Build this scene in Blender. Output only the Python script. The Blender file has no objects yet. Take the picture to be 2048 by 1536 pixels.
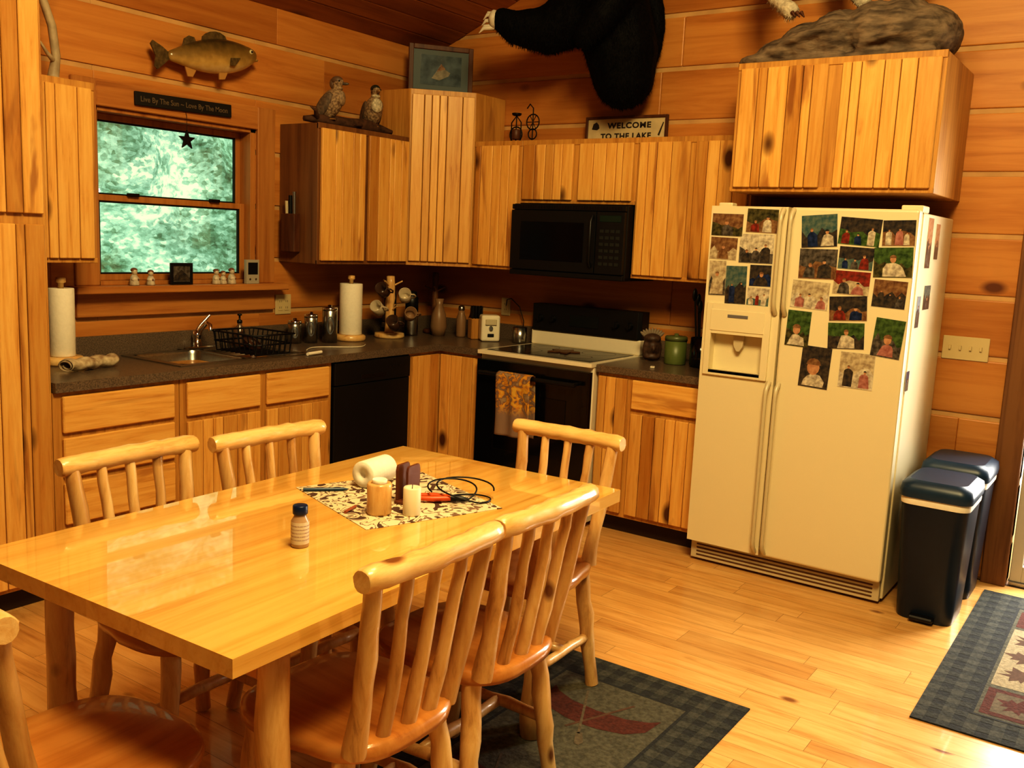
import bpy, math, random
from mathutils import Vector, Matrix
random.seed(7)
SC=bpy.context.scene; COL=bpy.context.collection
PI=math.pi
# ---------------- builder ----------------
class B:
    def __init__(s): s.v=[];s.f=[];s.m=[];s.t=[];s.s=[];s.X=None
    def add(s,vs,fs,mi=0,tone=.5,sm=False):
        o=len(s.v)
        for p in vs:
            p=Vector(p)
            if s.X is not None: p=s.X@p
            s.v.append(tuple(p))
        for f in fs:
            s.f.append([i+o for i in f]); s.m.append(mi); s.t.append(tone); s.s.append(sm)
        return s
    def box(s,x0,x1,y0,y1,z0,z1,mi=0,tone=None):
        if tone is None: tone=.5
        x0,x1=min(x0,x1),max(x0,x1);y0,y1=min(y0,y1),max(y0,y1);z0,z1=min(z0,z1),max(z0,z1)
        return s.add([(x0,y0,z0),(x1,y0,z0),(x1,y1,z0),(x0,y1,z0),(x0,y0,z1),(x1,y0,z1),(x1,y1,z1),(x0,y1,z1)],
          [(3,2,1,0),(4,5,6,7),(0,1,5,4),(1,2,6,5),(2,3,7,6),(3,0,4,7)],mi,tone)
    def prism(s,pts,z0,z1,mi=0,tone=.5,sm=False):
        n=len(pts); vs=[(p[0],p[1],z0) for p in pts]+[(p[0],p[1],z1) for p in pts]
        s.add(vs,[tuple(reversed(range(n))),tuple(range(n,2*n))],mi,tone)
        return s.add(vs,[(i,(i+1)%n,n+(i+1)%n,n+i) for i in range(n)],mi,tone,sm)
    def prismy(s,pts,y0,y1,mi=0,tone=.5):
        n=len(pts); vs=[(p[0],y0,p[1]) for p in pts]+[(p[0],y1,p[1]) for p in pts]
        return s.add(vs,[tuple(range(n)),tuple(reversed(range(n,2*n)))]+[(i,n+i,n+(i+1)%n,(i+1)%n) for i in range(n)],mi,tone)
    def tube(s,path,rad,seg=12,mi=0,tone=.5,jit=0,closed=False):
        P=[Vector(p) for p in path]; n=len(P)
        if not isinstance(rad,(list,tuple)): rad=[rad]*n
        vs=[];fs=[]; up=None
        for i in range(n):
            if closed: d=P[(i+1)%n]-P[i-1]
            else: d=P[min(i+1,n-1)]-P[max(i-1,0)]
            d.normalize()
            if up is None:
                up=Vector((0,0,1)) if abs(d.z)<.9 else Vector((1,0,0))
            a=up-d*up.dot(d)
            if a.length<1e-4: a=Vector((0,1,0)).cross(d)
            a.normalize(); up=a; b=d.cross(a)
            for k in range(seg):
                t=2*PI*k/seg; r=rad[i]*(1+jit*random.uniform(-1,1))
                vs.append(P[i]+(a*math.cos(t)+b*math.sin(t))*r)
        for i in range(n if closed else n-1):
            j=(i+1)%n
            for k in range(seg):
                fs.append((i*seg+k,i*seg+(k+1)%seg,j*seg+(k+1)%seg,j*seg+k))
        s.add(vs,fs,mi,tone,True)
        if not closed:
            s.add(vs[:seg],[tuple(reversed(range(seg)))],mi,tone); s.add(vs[-seg:],[tuple(range(seg))],mi,tone)
        return s
    def log(s,p0,p1,r0,r1,mi=0,n=9,seg=12,wob=.004,jit=.07,endr=True):
        p0=Vector(p0);p1=Vector(p1);path=[];rad=[]
        for i in range(n):
            t=i/(n-1); q=p0.lerp(p1,t)
            if 0<i<n-1: q=q+Vector([random.uniform(-wob,wob) for _ in range(3)])
            path.append(q); r=(r0+(r1-r0)*t)*(1+random.uniform(-jit,jit)); rad.append(r)
        if endr:
            d=(p1-p0).normalized()
            path=[p0-d*r0*.12]+path+[p1+d*r1*.12]; rad=[rad[0]*.6]+rad+[rad[-1]*.6]
        return s.tube(path,rad,seg,mi,random.random(),jit=.03)
    def lathe(s,prof,c=(0,0,0),seg=24,mi=0,tone=.5,cap=True):
        vs=[];fs=[];n=len(prof)
        for r,z in prof:
            for k in range(seg):
                t=2*PI*k/seg; vs.append((c[0]+r*math.cos(t),c[1]+r*math.sin(t),c[2]+z))
        for i in range(n-1):
            for k in range(seg): fs.append((i*seg+k,i*seg+(k+1)%seg,(i+1)*seg+(k+1)%seg,(i+1)*seg+k))
        if cap and prof[0][0]>1e-4: fs.append(tuple(reversed(range(seg))))
        if cap and prof[-1][0]>1e-4: fs.append(tuple(range((n-1)*seg,n*seg)))
        return s.add(vs,fs,mi,tone,True)
    def ell(s,c,r,mi=0,R=None,nu=16,nv=10,tone=.5):
        if not isinstance(r,(list,tuple)): r=(r,r,r)
        vs=[];fs=[];c=Vector(c)
        for i in range(nv+1):
            a=-PI/2+PI*i/nv
            for k in range(nu):
                t=2*PI*k/nu; p=Vector((r[0]*math.cos(a)*math.cos(t),r[1]*math.cos(a)*math.sin(t),r[2]*math.sin(a)))
                if R: p=R@p
                vs.append(c+p)
        for i in range(nv):
            for k in range(nu): fs.append((i*nu+k,i*nu+(k+1)%nu,(i+1)*nu+(k+1)%nu,(i+1)*nu+k))
        return s.add(vs,fs,mi,tone,True)
    def sheet(s,fn,nu,nv,mi=0,tone=.5):
        vs=[fn(i/nu,j/nv) for j in range(nv+1) for i in range(nu+1)]
        fs=[(j*(nu+1)+i,j*(nu+1)+i+1,(j+1)*(nu+1)+i+1,(j+1)*(nu+1)+i) for j in range(nv) for i in range(nu)]
        return s.add(vs,fs,mi,tone,True)
def obj(b,name,mats,parent=None,loc=(0,0,0),rot=(0,0,0),bevel=0,sub=0,solid=0,remesh=0,seg=1,label=None,cat=None,kind=None,group=None,disp=0,dsize=.03):
    me=bpy.data.meshes.new(name); me.from_pydata(b.v,[],b.f)
    if not isinstance(mats,(list,tuple)): mats=[mats]
    for m in mats: me.materials.append(m)
    for i,p in enumerate(me.polygons):
        p.material_index=min(b.m[i],len(mats)-1); p.use_smooth=b.s[i]
    a=me.attributes.new('tone','FLOAT','FACE')
    for i,t in enumerate(b.t): a.data[i].value=t
    me.update()
    o=bpy.data.objects.new(name,me); COL.objects.link(o)
    o.location=loc; o.rotation_euler=rot
    if parent: o.parent=parent
    if remesh:
        m=o.modifiers.new('r','REMESH'); m.mode='VOXEL'; m.voxel_size=remesh; m.use_smooth_shade=True
        m=o.modifiers.new('s','SMOOTH'); m.iterations=6; m.factor=.6
    if disp:
        tx=bpy.data.textures.new('fur_clouds','CLOUDS'); tx.noise_scale=dsize; tx.noise_depth=3
        m=o.modifiers.new('d','DISPLACE'); m.texture=tx; m.strength=disp; m.mid_level=.5
    if solid:
        m=o.modifiers.new('so','SOLIDIFY'); m.thickness=solid
    if bevel:
        m=o.modifiers.new('b','BEVEL'); m.width=bevel; m.segments=seg; m.limit_method='ANGLE'; m.angle_limit=math.radians(40)
    if sub:
        m=o.modifiers.new('su','SUBSURF'); m.levels=sub; m.render_levels=sub
    tag(o,label,cat,kind,group)
    return o
def tag(o,label=None,cat=None,kind=None,group=None):
    if label: o['label']=label
    if cat: o['category']=cat
    if kind: o['kind']=kind
    if group: o['group']=group
def root(name,label,cat,loc=(0,0,0),rz=0,group=None):
    e=bpy.data.objects.new(name,None); e.empty_display_size=.1; COL.objects.link(e); e.location=loc; e.rotation_euler=(0,0,rz)
    tag(e,label,cat,None,group); return e
def copy_thing(src,loc,rz,label=None):
    n=src.copy(); COL.objects.link(n); n.location=loc; n.rotation_euler=(0,0,rz)
    if label: n['label']=label
    done=set()
    def rec(a,bn):
        for c in list(a.children):
            if c.name in done: continue
            k=c.copy(); COL.objects.link(k); k.parent=bn; done.add(k.name); rec(c,k)
    rec(src,n); return n
def fur(body,parent,mat,count,length,width):
    # short tufts grown from the finished body surface, one coat mesh
    bpy.context.view_layer.update(); dg=bpy.context.evaluated_depsgraph_get()
    me=bpy.data.meshes.new_from_object(body.evaluated_get(dg)); rnd=random.Random(5); n=len(me.vertices); b=B(); vs=[];fs=[]
    down=Vector((0,0,-1))
    for i in range(count):
        v=me.vertices[rnd.randrange(n)]; N_=Vector(v.normal); 
        d=(N_*rnd.uniform(.25,.6)+down*rnd.uniform(.6,1.0)+Vector((rnd.uniform(-.3,.3),rnd.uniform(-.3,.3),0))).normalized()
        s_=N_.cross(d)
        if s_.length<1e-3: continue
        s_.normalize(); L=length*rnd.uniform(.5,1.2); p=Vector(v.co)-N_*.004; k=len(vs)
        vs+=[p-s_*width,p+s_*width,p+d*L*.6+s_*width*.5,p+d*L,p+d*L*.6-s_*width*.5]; fs.append((k,k+1,k+2,k+3,k+4))
    b.add(vs,fs,0,.5,False); bpy.data.meshes.remove(me)
    return obj(b,'fur',mat,parent,loc=body.location,rot=body.rotation_euler)
# ---------------- materials ----------------
def newmat(name):
    m=bpy.data.materials.new(name); m.use_nodes=True; nt=m.node_tree; bs=nt.nodes['Principled BSDF']; return m,nt,bs
def plain(name,col,rough=.5,metal=0,noise=0,nscale=30,bump=0,coat=0,emis=0,col2=None,spec=None,stretch=None):
    m,nt,bs=newmat(name); L=nt.links
    bs.inputs['Roughness'].default_value=rough; bs.inputs['Metallic'].default_value=metal
    bs.inputs['Coat Weight'].default_value=coat
    if spec is not None: bs.inputs['Specular IOR Level'].default_value=spec
    tc=nt.nodes.new('ShaderNodeTexCoord'); nz=nt.nodes.new('ShaderNodeTexNoise'); nz.inputs['Scale'].default_value=nscale; nz.inputs['Detail'].default_value=4
    src=tc.outputs['Object']
    if stretch:
        mp=nt.nodes.new('ShaderNodeMapping'); mp.inputs['Scale'].default_value=stretch; L.new(src,mp.inputs['Vector']); src=mp.outputs[0]
    L.new(src,nz.inputs['Vector'])
    cr=nt.nodes.new('ShaderNodeValToRGB'); L.new(nz.outputs['Fac'],cr.inputs['Fac'])
    c2=col2 or tuple(max(0,c*(1-noise)) for c in col)
    cr.color_ramp.elements[0].position=.35; cr.color_ramp.elements[1].position=.65
    cr.color_ramp.elements[0].color=(*c2,1); cr.color_ramp.elements[1].color=(*col,1)
    L.new(cr.outputs['Color'],bs.inputs['Base Color'])
    if bump:
        bp=nt.nodes.new('ShaderNodeBump'); bp.inputs['Strength'].default_value=bump; bp.inputs['Distance'].default_value=.01
        L.new(nz.outputs['Fac'],bp.inputs['Height']); L.new(bp.outputs['Normal'],bs.inputs['Normal'])
    if emis:
        L.new(cr.outputs['Color'],bs.inputs['Emission Color']); bs.inputs['Emission Strength'].default_value=emis
    return m
def wood(name,light,mid,dark,axis='Z',freq=1.0,tonevar=.3,knots=2.2,knotcol=(.10,.035,.01),rough=.4,coat=0,heart=.0,hcol=(.25,.09,.03),ksize=.1,stretch=.10,bump=.12,croff=.05):
    m,nt,bs=newmat(name); L=nt.links; N=nt.nodes.new
    tc=N('ShaderNodeTexCoord'); at=N('ShaderNodeAttribute'); at.attribute_name='tone'
    oi=N('ShaderNodeObjectInfo')
    vm=N('ShaderNodeVectorMath'); vm.operation='MULTIPLY_ADD'
    cb=N('ShaderNodeCombineXYZ')
    ad=N('ShaderNodeMath'); ad.operation='ADD'; L.new(at.outputs['Fac'],ad.inputs[0]); L.new(oi.outputs['Random'],ad.inputs[1])
    for i in range(3): L.new(ad.outputs[0],cb.inputs[i])
    L.new(cb.outputs[0],vm.inputs[0]); vm.inputs[1].default_value=(17.3,11.1,23.7); L.new(tc.outputs['Object'],vm.inputs[2])
    mp=N('ShaderNodeMapping'); sc=[9*freq]*3; sc['XYZ'.index(axis)]=9*freq*stretch; mp.inputs['Scale'].default_value=sc; L.new(vm.outputs[0],mp.inputs['Vector'])
    nz=N('ShaderNodeTexNoise'); nz.inputs['Scale'].default_value=1.6; nz.inputs['Detail'].default_value=6; nz.inputs['Roughness'].default_value=.66; nz.inputs['Distortion'].default_value=.5
    L.new(mp.outputs[0],nz.inputs['Vector'])
    cr=N('ShaderNodeValToRGB'); e=cr.color_ramp.elements; e[0].position=.26; e[0].color=(*dark,1); e[1].position=.60; e[1].color=(*light,1)
    k=e.new(.42); k.color=(*mid,1); L.new(nz.outputs['Fac'],cr.inputs['Fac'])
    col=cr.outputs['Color']
    def mix(fac,a,b,mode='MIX'):
        x=N('ShaderNodeMixRGB'); x.blend_type=mode
        for s_,v in ((0,fac),(1,a),(2,b)):
            if hasattr(v,'is_output'): L.new(v,x.inputs[s_])
            elif isinstance(v,(int,float)): x.inputs[s_].default_value=v
            else: x.inputs[s_].default_value=(*v,1)
        return x.outputs[0]
    if heart:
        m4=N('ShaderNodeMapping'); s4=[11]*3; s4['XYZ'.index(axis)]=1.3; m4.inputs['Scale'].default_value=s4; L.new(vm.outputs[0],m4.inputs['Vector'])
        n2=N('ShaderNodeTexNoise'); n2.inputs['Scale'].default_value=.8; n2.inputs['Detail'].default_value=4; n2.inputs['Distortion'].default_value=.7
        L.new(m4.outputs[0],n2.inputs['Vector'])
        r2=N('ShaderNodeValToRGB'); r2.color_ramp.elements[0].position=.60; r2.color_ramp.elements[0].color=(0,0,0,1); r2.color_ramp.elements[1].position=.68; r2.color_ramp.elements[1].color=(heart,)*3+(1,)
        L.new(n2.outputs['Fac'],r2.inputs['Fac']); col=mix(r2.outputs['Color'],col,hcol)
    if knots:
        m2=N('ShaderNodeMapping'); s2=[knots]*3; s2['XYZ'.index(axis)]=knots*.55; m2.inputs['Scale'].default_value=s2; L.new(vm.outputs[0],m2.inputs['Vector'])
        vo=N('ShaderNodeTexVoronoi'); vo.inputs['Scale'].default_value=1; L.new(m2.outputs[0],vo.inputs['Vector'])
        r3=N('ShaderNodeValToRGB'); r3.color_ramp.elements[0].position=ksize*.45; r3.color_ramp.elements[0].color=(1,1,1,1); r3.color_ramp.elements[1].position=ksize; r3.color_ramp.elements[1].color=(0,0,0,1)
        L.new(vo.outputs['Distance'],r3.inputs['Fac']); col=mix(r3.outputs['Color'],col,knotcol)
    tr_=N('ShaderNodeValToRGB'); e=tr_.color_ramp.elements; tv=tonevar
    e[0].position=0; e[0].color=(1-tv,1-tv*1.3,1-tv*1.6,1); e[1].position=1; e[1].color=(1,1,1,1)
    k=e.new(.28); k.color=(1-tv*.45,1-tv*.55,1-tv*.65,1); k=e.new(.6); k.color=(1-tv*.08,)*3+(1,)
    L.new(at.outputs['Fac'],tr_.inputs['Fac'])
    col=mix(1.0,col,tr_.outputs['Color'],'MULTIPLY')
    L.new(col,bs.inputs['Base Color']); bs.inputs['Roughness'].default_value=rough; bs.inputs['Coat Weight'].default_value=coat; bs.inputs['Coat Roughness'].default_value=croff
    bp=N('ShaderNodeBump'); bp.inputs['Strength'].default_value=bump; bp.inputs['Distance'].default_value=.003; L.new(nz.outputs['Fac'],bp.inputs['Height']); L.new(bp.outputs['Normal'],bs.inputs['Normal'])
    return m
HL=(.83,.51,.16); HM=(.75,.41,.11); HD=(.54,.25,.055)
cabZ=wood('hickory_vertical',HL,HM,HD,'Z',3.2,.40,3.6,rough=.38,heart=.75,hcol=(.34,.125,.03),ksize=.15,stretch=.06)
cabX=wood('hickory_horizontal',HL,HM,HD,'X',3.0,.3,3.8,rough=.38,heart=.6,hcol=(.38,.14,.03),stretch=.06,ksize=.15)
cabD=wood('hickory_case',(.62,.34,.09),(.50,.25,.06),(.34,.14,.03),'Z',2.4,.2,2.6,rough=.45,heart=.4,stretch=.05)
WL=(.60,.28,.075);WM=(.52,.22,.053);WD=(.40,.15,.032)
wallX=wood('pine_log_x',WL,WM,WD,'X',1.2,.26,3.4,rough=.42,stretch=.06,ksize=.13,knotcol=(.15,.045,.012))
wallY=wood('pine_log_y',WL,WM,WD,'Y',1.2,.26,3.4,rough=.42,stretch=.06,ksize=.13,knotcol=(.15,.045,.012))
ceilM=wood('pine_ceiling',(.46,.20,.06),(.36,.145,.04),(.22,.075,.02),'X',.8,.3,1.2,rough=.5)
floorM=wood('oak_floor',(.82,.52,.21),(.73,.42,.15),(.52,.26,.075),'Y',2.0,.20,3.0,rough=.28,coat=.35,ksize=.07,stretch=.09,heart=.35,hcol=(.52,.25,.08),knotcol=(.25,.09,.03))
tableM=wood('varnished_pine',(.87,.56,.17),(.81,.48,.125),(.64,.33,.07),'X',1.5,.12,5.2,rough=.25,coat=1.0,ksize=.085,knotcol=(.30,.09,.015),stretch=.05,bump=.03,croff=.02,heart=.3,hcol=(.66,.33,.07))
logM=wood('peeled_log',(.82,.56,.25),(.70,.42,.16),(.40,.19,.06),'Z',1.6,.25,8,rough=.36,coat=.3,ksize=.16,knotcol=(.20,.08,.03),stretch=.18,bump=.5)
logX=wood('peeled_log_rail',(.88,.62,.28),(.78,.48,.18),(.46,.22,.07),'X',1.6,.2,7,rough=.32,coat=.35,ksize=.15,knotcol=(.25,.10,.03),stretch=.18,bump=.5)
seatM=wood('seat_pine',(.62,.29,.08),(.54,.23,.055),(.40,.15,.035),'Y',1.4,.15,2.5,rough=.28,coat=.45,ksize=.07,stretch=.06)
trimM=wood('window_trim',(.57,.27,.075),(.47,.20,.055),(.32,.12,.03),'X',1.6,.2,2.4,rough=.4,stretch=.05)
trimZ=wood('window_trim_z',(.51,.24,.07),(.43,.185,.05),(.30,.11,.028),'Z',1.6,.2,1.4,rough=.4,stretch=.05)
darkwood=wood('dark_wood',(.13,.05,.02),(.09,.03,.012),(.04,.014,.006),'Z',1.5,.1,0,rough=.5)
redwood=wood('red_brown_wood',(.17,.055,.022),(.13,.038,.015),(.07,.02,.01),'Z',1.5,.1,0,rough=.5)
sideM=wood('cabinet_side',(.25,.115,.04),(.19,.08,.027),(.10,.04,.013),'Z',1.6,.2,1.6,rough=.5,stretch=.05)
counterM=plain('dark_laminate',(.21,.155,.11),.28,nscale=180,col2=(.09,.068,.05))
black=plain('black_gloss',(.005,.005,.006),.14,coat=.2)
blackm=plain('black_plastic',(.007,.007,.008),.45)
toe=plain('toe_kick',(.04,.018,.008),.6)
steel=plain('brushed_steel',(.50,.49,.46),.3,1,noise=.15,nscale=90)
chrome=plain('chrome',(.75,.75,.74),.1,1)
iron=plain('dark_iron',(.025,.016,.012),.5,.6)
cream=plain('cream_enamel',(.79,.70,.47),.36,noise=.03,nscale=400,bump=.05)
creamd=plain('cream_plastic_dark',(.58,.50,.33),.45)  # darker cream plastic for grille, lever and small parts
white=plain('white_paper',(.87,.81,.67),.8,noise=.04,nscale=60,bump=.15)
whitem=plain('white_enamel',(.83,.76,.59),.25,noise=.02)
gapm=plain('gap_dark',(.12,.055,.02),.8)
binM=plain('navy_black_plastic',(.009,.018,.038),.36,noise=.1)
lidM=plain('navy_lid',(.020,.048,.095),.36,noise=.1)
furM=plain('black_fur',(.006,.0055,.0055),.7,noise=.6,nscale=90,bump=.4,spec=.15)
# ---------------- structure ----------------
def rects_minus(u0,u1,z0,z1,holes):
    R=[(u0,u1,z0,z1)]
    for (a,b_,c,d) in holes:
        O=[]
        for (p,q,r,s) in R:
            if b_<=p or a>=q or d<=r or c>=s: O.append((p,q,r,s)); continue
            if a>p: O.append((p,a,r,s))
            if b_<q: O.append((b_,q,r,s))
            m0,m1=max(p,a),min(q,b_)
            if c>r: O.append((m0,m1,r,c))
            if d<s: O.append((m0,m1,d,s))
        R=O
    return R
def courses(b,u0,u1,ztop,holes,kind):
    edges=[0]+[1.96+.29*i for i in range(-6,14)]
    for a,c in zip(edges[:-1],edges[1:]):
        if a>=ztop: break
        c=min(c,ztop)
        cuts=[u0]; x=u0+random.uniform(1.5,3.5)
        while x<u1-1: cuts.append(x); x+=random.uniform(2.4,3.6)
        cuts.append(u1)
        for p,q in zip(cuts[:-1],cuts[1:]):
            tn=random.random()
            for (r,s,t,w) in rects_minus(p,q,a+.012,c-.012,holes):
                if kind=='A': b.box(r,s,0,.09,t,w,0,tn)
                else: b.box(0,.09,r,s,t,w,0,tn)
    for (r,s,t,w) in rects_minus(u0,u1,0,ztop,holes):
        if kind=='A': b.box(r,s,.008,.14,t,w,1)
        else: b.box(.008,.14,r,s,t,w,1)
chink=plain('groove',(.62,.38,.16),.6,noise=.2,nscale=6)
holeA=(-2.44,-1.50,1.25,2.08)
b=B(); courses(b,-7,.14,2.86,[holeA],'A'); obj(b,'wall_back',[wallX,chink],bevel=.006,seg=2,kind='structure',label='horizontal pine log wall with window opening')
b=B(); courses(b,-6.2,0.14,5.3,[(-4.62,-3.70,0,2.1)],'B'); obj(b,'wall_right',[wallY,chink],bevel=.006,seg=2,kind='structure',label='horizontal pine log gable wall')
b=B(); b.box(-7,.1,-6.2,.1,-.08,-.004,1)
x=-7
while x<0:
    w=random.choice([.085,.105,.125]); y=-6.2+random.uniform(-1,0)
    while y<0:
        l=random.uniform(.5,1.5); a=max(y,-6.2); c=min(y+l,0)
        if c>a: b.add([(x+.0005,a+.0005,0),(min(x+w,.0)-.0005,a+.0005,0),(min(x+w,0)-.0005,c-.0005,0),(x+.0005,c-.0005,0)],[(0,1,2,3)],0,random.random())
        y+=l
    x+=w
obj(b,'floor',[floorM,gapm],kind='structure',label='honey oak plank floor')
b=B(); sl=.42; L_=6.3*math.sqrt(1+sl*sl); t=0
while t<L_:
    b.box(-7,.0,-t-.138,-t,0,.03,0,random.random()); t+=.14
b.box(-7,0,-L_,0,.02,.06,1)
o=obj(b,'ceiling',[ceilM,gapm],bevel=.006,loc=(0,.0,2.74),rot=(-math.atan(sl),0,0),kind='structure',label='sloping stained pine board ceiling')
# window
b=B(); x0,x1,z0,z1=holeA
fr=.030
b.box(x0,x0+.015,0,.12,z0,z1,0);b.box(x1-.035,x1,0,.12,z0,z1,0);b.box(x0,x1,0,.12,z1-.02,z1,0);b.box(x0,x1,0,.12,z0,z0+.02,0)
zm=1.665
for (a,c,yy) in ((z0+.02,zm+.015,.05),(zm-.015,z1-.02,.085)):
    X0,X1=x0+.015,x1-.035
    b.box(X0,X0+fr,yy,yy+.03,a,c,0);b.box(X1-fr,X1,yy,yy+.03,a,c,0)
    b.box(X0+fr,X1-fr,yy,yy+.03,a,a+fr,0);b.box(X0+fr,X1-fr,yy,yy+.03,c-fr,c,0)
    for q in rects_minus(X0+fr,X1-fr,a+fr,c-fr,[(X0+fr+.008,X1-fr-.008,a+fr+.008,c-fr-.008)]): b.box(q[0],q[1],yy+.005,yy+.02,q[2],q[3],3)
    b.box(X0+fr,X1-fr,yy+.012,yy+.016,a+fr,c-fr,1)
for lx in (-2.22,-1.74): b.box(lx-.03,lx+.03,.03,.05,zm+.012,zm+.028,2)
gl,nt,bs=newmat('window_glass'); 
mx=nt.nodes.new('ShaderNodeMixShader'); tr=nt.nodes.new('ShaderNodeBsdfTransparent'); gs=nt.nodes.new('ShaderNodeBsdfGlossy'); gs.inputs['Roughness'].default_value=.03
mx.inputs[0].default_value=.05; nt.links.new(tr.outputs[0],mx.inputs[1]); nt.links.new(gs.outputs[0],mx.inputs[2]); nt.links.new(mx.outputs[0],nt.nodes['Material Output'].inputs[0])
obj(b,'window_1',[trimZ,gl,iron,blackm],bevel=.003,kind='structure',label='double-hung wood-framed window')
b=B(); b.box(-2.56,-2.44,-.022,0,1.25,2.20,1);b.box(-1.50,-1.38,-.022,0,1.25,2.20,1);b.box(-2.44,-1.50,-.022,0,2.08,2.20,0)
b.box(-2.60,-1.34,-.10,.05,1.215,1.25,0);b.box(-2.56,-1.38,-.024,0,1.10,1.215,0)
obj(b,'trim_1',[trimM,trimZ],bevel=.004,kind='structure',label='wooden window casing and sill')
b=B(); b.box(-.03,.0,-3.70,-3.59,0,2.2,0); b.box(-.03,0,-4.73,-4.62,0,2.2,0); b.box(-.03,0,-4.62,-3.70,2.1,2.2,0)
obj(b,'trim_2',[sideM],bevel=.004,kind='structure',label='dark stained door casing')
b=B(); b.box(.03,.07,-3.76,-3.71,0.02,2.09,0);b.box(.03,.07,-4.61,-4.55,.02,2.09,0);b.box(.03,.07,-4.55,-3.76,.02,.10,0);b.box(.03,.07,-4.55,-3.76,2.0,2.09,0);b.box(.045,.05,-4.55,-3.76,.10,2.0,1)
b.box(.015,.03,-4.61,-3.71,0,.02,2)
obj(b,'door_1',[plain('door_vinyl',(.55,.50,.42),.4),gl,steel],bevel=.003,kind='structure',label='glazed patio door with pale frame')
# foliage outside, its daylight put in as emission
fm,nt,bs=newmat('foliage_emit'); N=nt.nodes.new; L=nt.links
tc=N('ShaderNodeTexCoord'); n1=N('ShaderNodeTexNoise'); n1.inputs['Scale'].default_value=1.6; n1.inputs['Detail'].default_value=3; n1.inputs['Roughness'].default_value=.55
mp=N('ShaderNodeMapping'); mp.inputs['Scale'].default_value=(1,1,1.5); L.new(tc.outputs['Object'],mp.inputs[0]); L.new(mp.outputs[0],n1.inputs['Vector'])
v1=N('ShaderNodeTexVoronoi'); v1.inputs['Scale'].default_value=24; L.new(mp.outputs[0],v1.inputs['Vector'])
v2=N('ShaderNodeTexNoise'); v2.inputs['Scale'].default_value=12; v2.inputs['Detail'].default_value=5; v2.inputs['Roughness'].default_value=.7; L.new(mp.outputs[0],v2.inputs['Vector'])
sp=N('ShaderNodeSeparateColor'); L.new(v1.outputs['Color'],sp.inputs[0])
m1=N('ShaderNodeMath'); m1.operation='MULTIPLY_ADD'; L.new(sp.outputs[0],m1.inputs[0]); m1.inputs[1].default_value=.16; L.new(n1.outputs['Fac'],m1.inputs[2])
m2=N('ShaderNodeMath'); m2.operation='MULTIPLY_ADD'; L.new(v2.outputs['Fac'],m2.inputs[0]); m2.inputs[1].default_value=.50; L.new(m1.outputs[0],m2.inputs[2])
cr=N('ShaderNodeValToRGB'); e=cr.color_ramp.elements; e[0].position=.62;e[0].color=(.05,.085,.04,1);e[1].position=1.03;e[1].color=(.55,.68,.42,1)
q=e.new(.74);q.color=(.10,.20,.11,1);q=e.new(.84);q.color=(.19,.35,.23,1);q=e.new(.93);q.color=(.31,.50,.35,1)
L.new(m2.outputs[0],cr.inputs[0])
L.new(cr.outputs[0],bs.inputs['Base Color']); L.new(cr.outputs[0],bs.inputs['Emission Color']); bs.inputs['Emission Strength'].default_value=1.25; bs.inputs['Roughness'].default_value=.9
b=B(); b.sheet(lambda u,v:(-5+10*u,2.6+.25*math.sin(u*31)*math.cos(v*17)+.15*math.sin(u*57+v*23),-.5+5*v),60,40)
obj(b,'tree_foliage',fm,kind='stuff',label='self-lit green tree foliage outside the window',cat='tree foliage')
# ---------------- cabinets ----------------
def door(par,x0,x1,z0,z1,yf,mat=cabZ,name='door',th=.02,pw=.068):
    b=B(); b.box(x0+.002,x1-.002,yf-th+.010,yf-.0005,z0+.002,z1-.002,1)
    x=x0; n=max(2,round((x1-x0)/pw)); ws=[random.choice([1,.5,1.15,.8]) for _ in range(n)]; k=(x1-x0)/sum(ws)
    for w in ws:
        b.box(x+.0018,x+w*k-.0018,yf-th,yf-.001,z0,z1,0,random.random()**.8); x+=w*k
    return obj(b,name,[mat,gapm],par,bevel=.003)
def drawer(par,x0,x1,z0,z1,yf):
    b=B(); b.box(x0,x1,yf-.02,yf-.001,z0,z1,0,random.uniform(.4,1)); return obj(b,'drawer',cabX,par,bevel=.005)
def cabinet(label,loc,rz,w,d,h,doors=(),drawers=(),base=False,name='wall_cabinet',side=None):
    r=root(name,label,'cabinet',loc,rz)
    b=B(); zb=.10 if base else 0
    b.box(0,w,-d,-.002,zb,h,0,random.uniform(.3,.9))
    if base: b.box(.0,w,-d+.07,-.002,0,zb,1)
    else:
        b.box(0,w,-d-.004,-d+.01,h-.03,h+.003,0,.7); b.box(0,w,-d-.004,-d+.01,0,.022,0,.6)
    obj(b,'body',[side or cabD,toe],r,bevel=.002)
    for q in doors: door(r,*q,-d)
    for q in drawers: drawer(r,*q,-d)
    return r
RB=-PI/2
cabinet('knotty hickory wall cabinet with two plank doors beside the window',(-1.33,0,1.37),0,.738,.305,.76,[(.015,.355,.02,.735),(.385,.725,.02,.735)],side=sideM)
cabinet('narrow knotty hickory wall cabinet beside the tall cabinet',(-3.015,0,1.37),0,.39,.305,.76,[(.015,.37,.02,.735)])
r=root('corner_wall_cabinet','tall diagonal corner hickory wall cabinet with plank door','cabinet',(0,0,1.37),0)
b=B(); b.prism([(-.002,-.002),(-.588,-.002),(-.588,-.305),(-.305,-.588),(-.002,-.588)][::-1],0,1.05,0,.7); obj(b,'body',cabD,r,bevel=.003)
dd=door(r,-.190,.190,.025,1.02,0,name='door'); dd.location=(-.4465,-.4465,0); dd.rotation_euler=(0,0,-PI/4)
cabinet('narrow hickory wall cabinet with single plank door',(0,-.592,1.37),RB,.353,.305,.76,[(.02,.335,.02,.735)])
cabinet('short hickory wall cabinet mounted over the microwave',(0,-.947,1.77),RB,.763,.305,.36,[(.015,.36,.02,.335),(.40,.745,.02,.335)])
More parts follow.
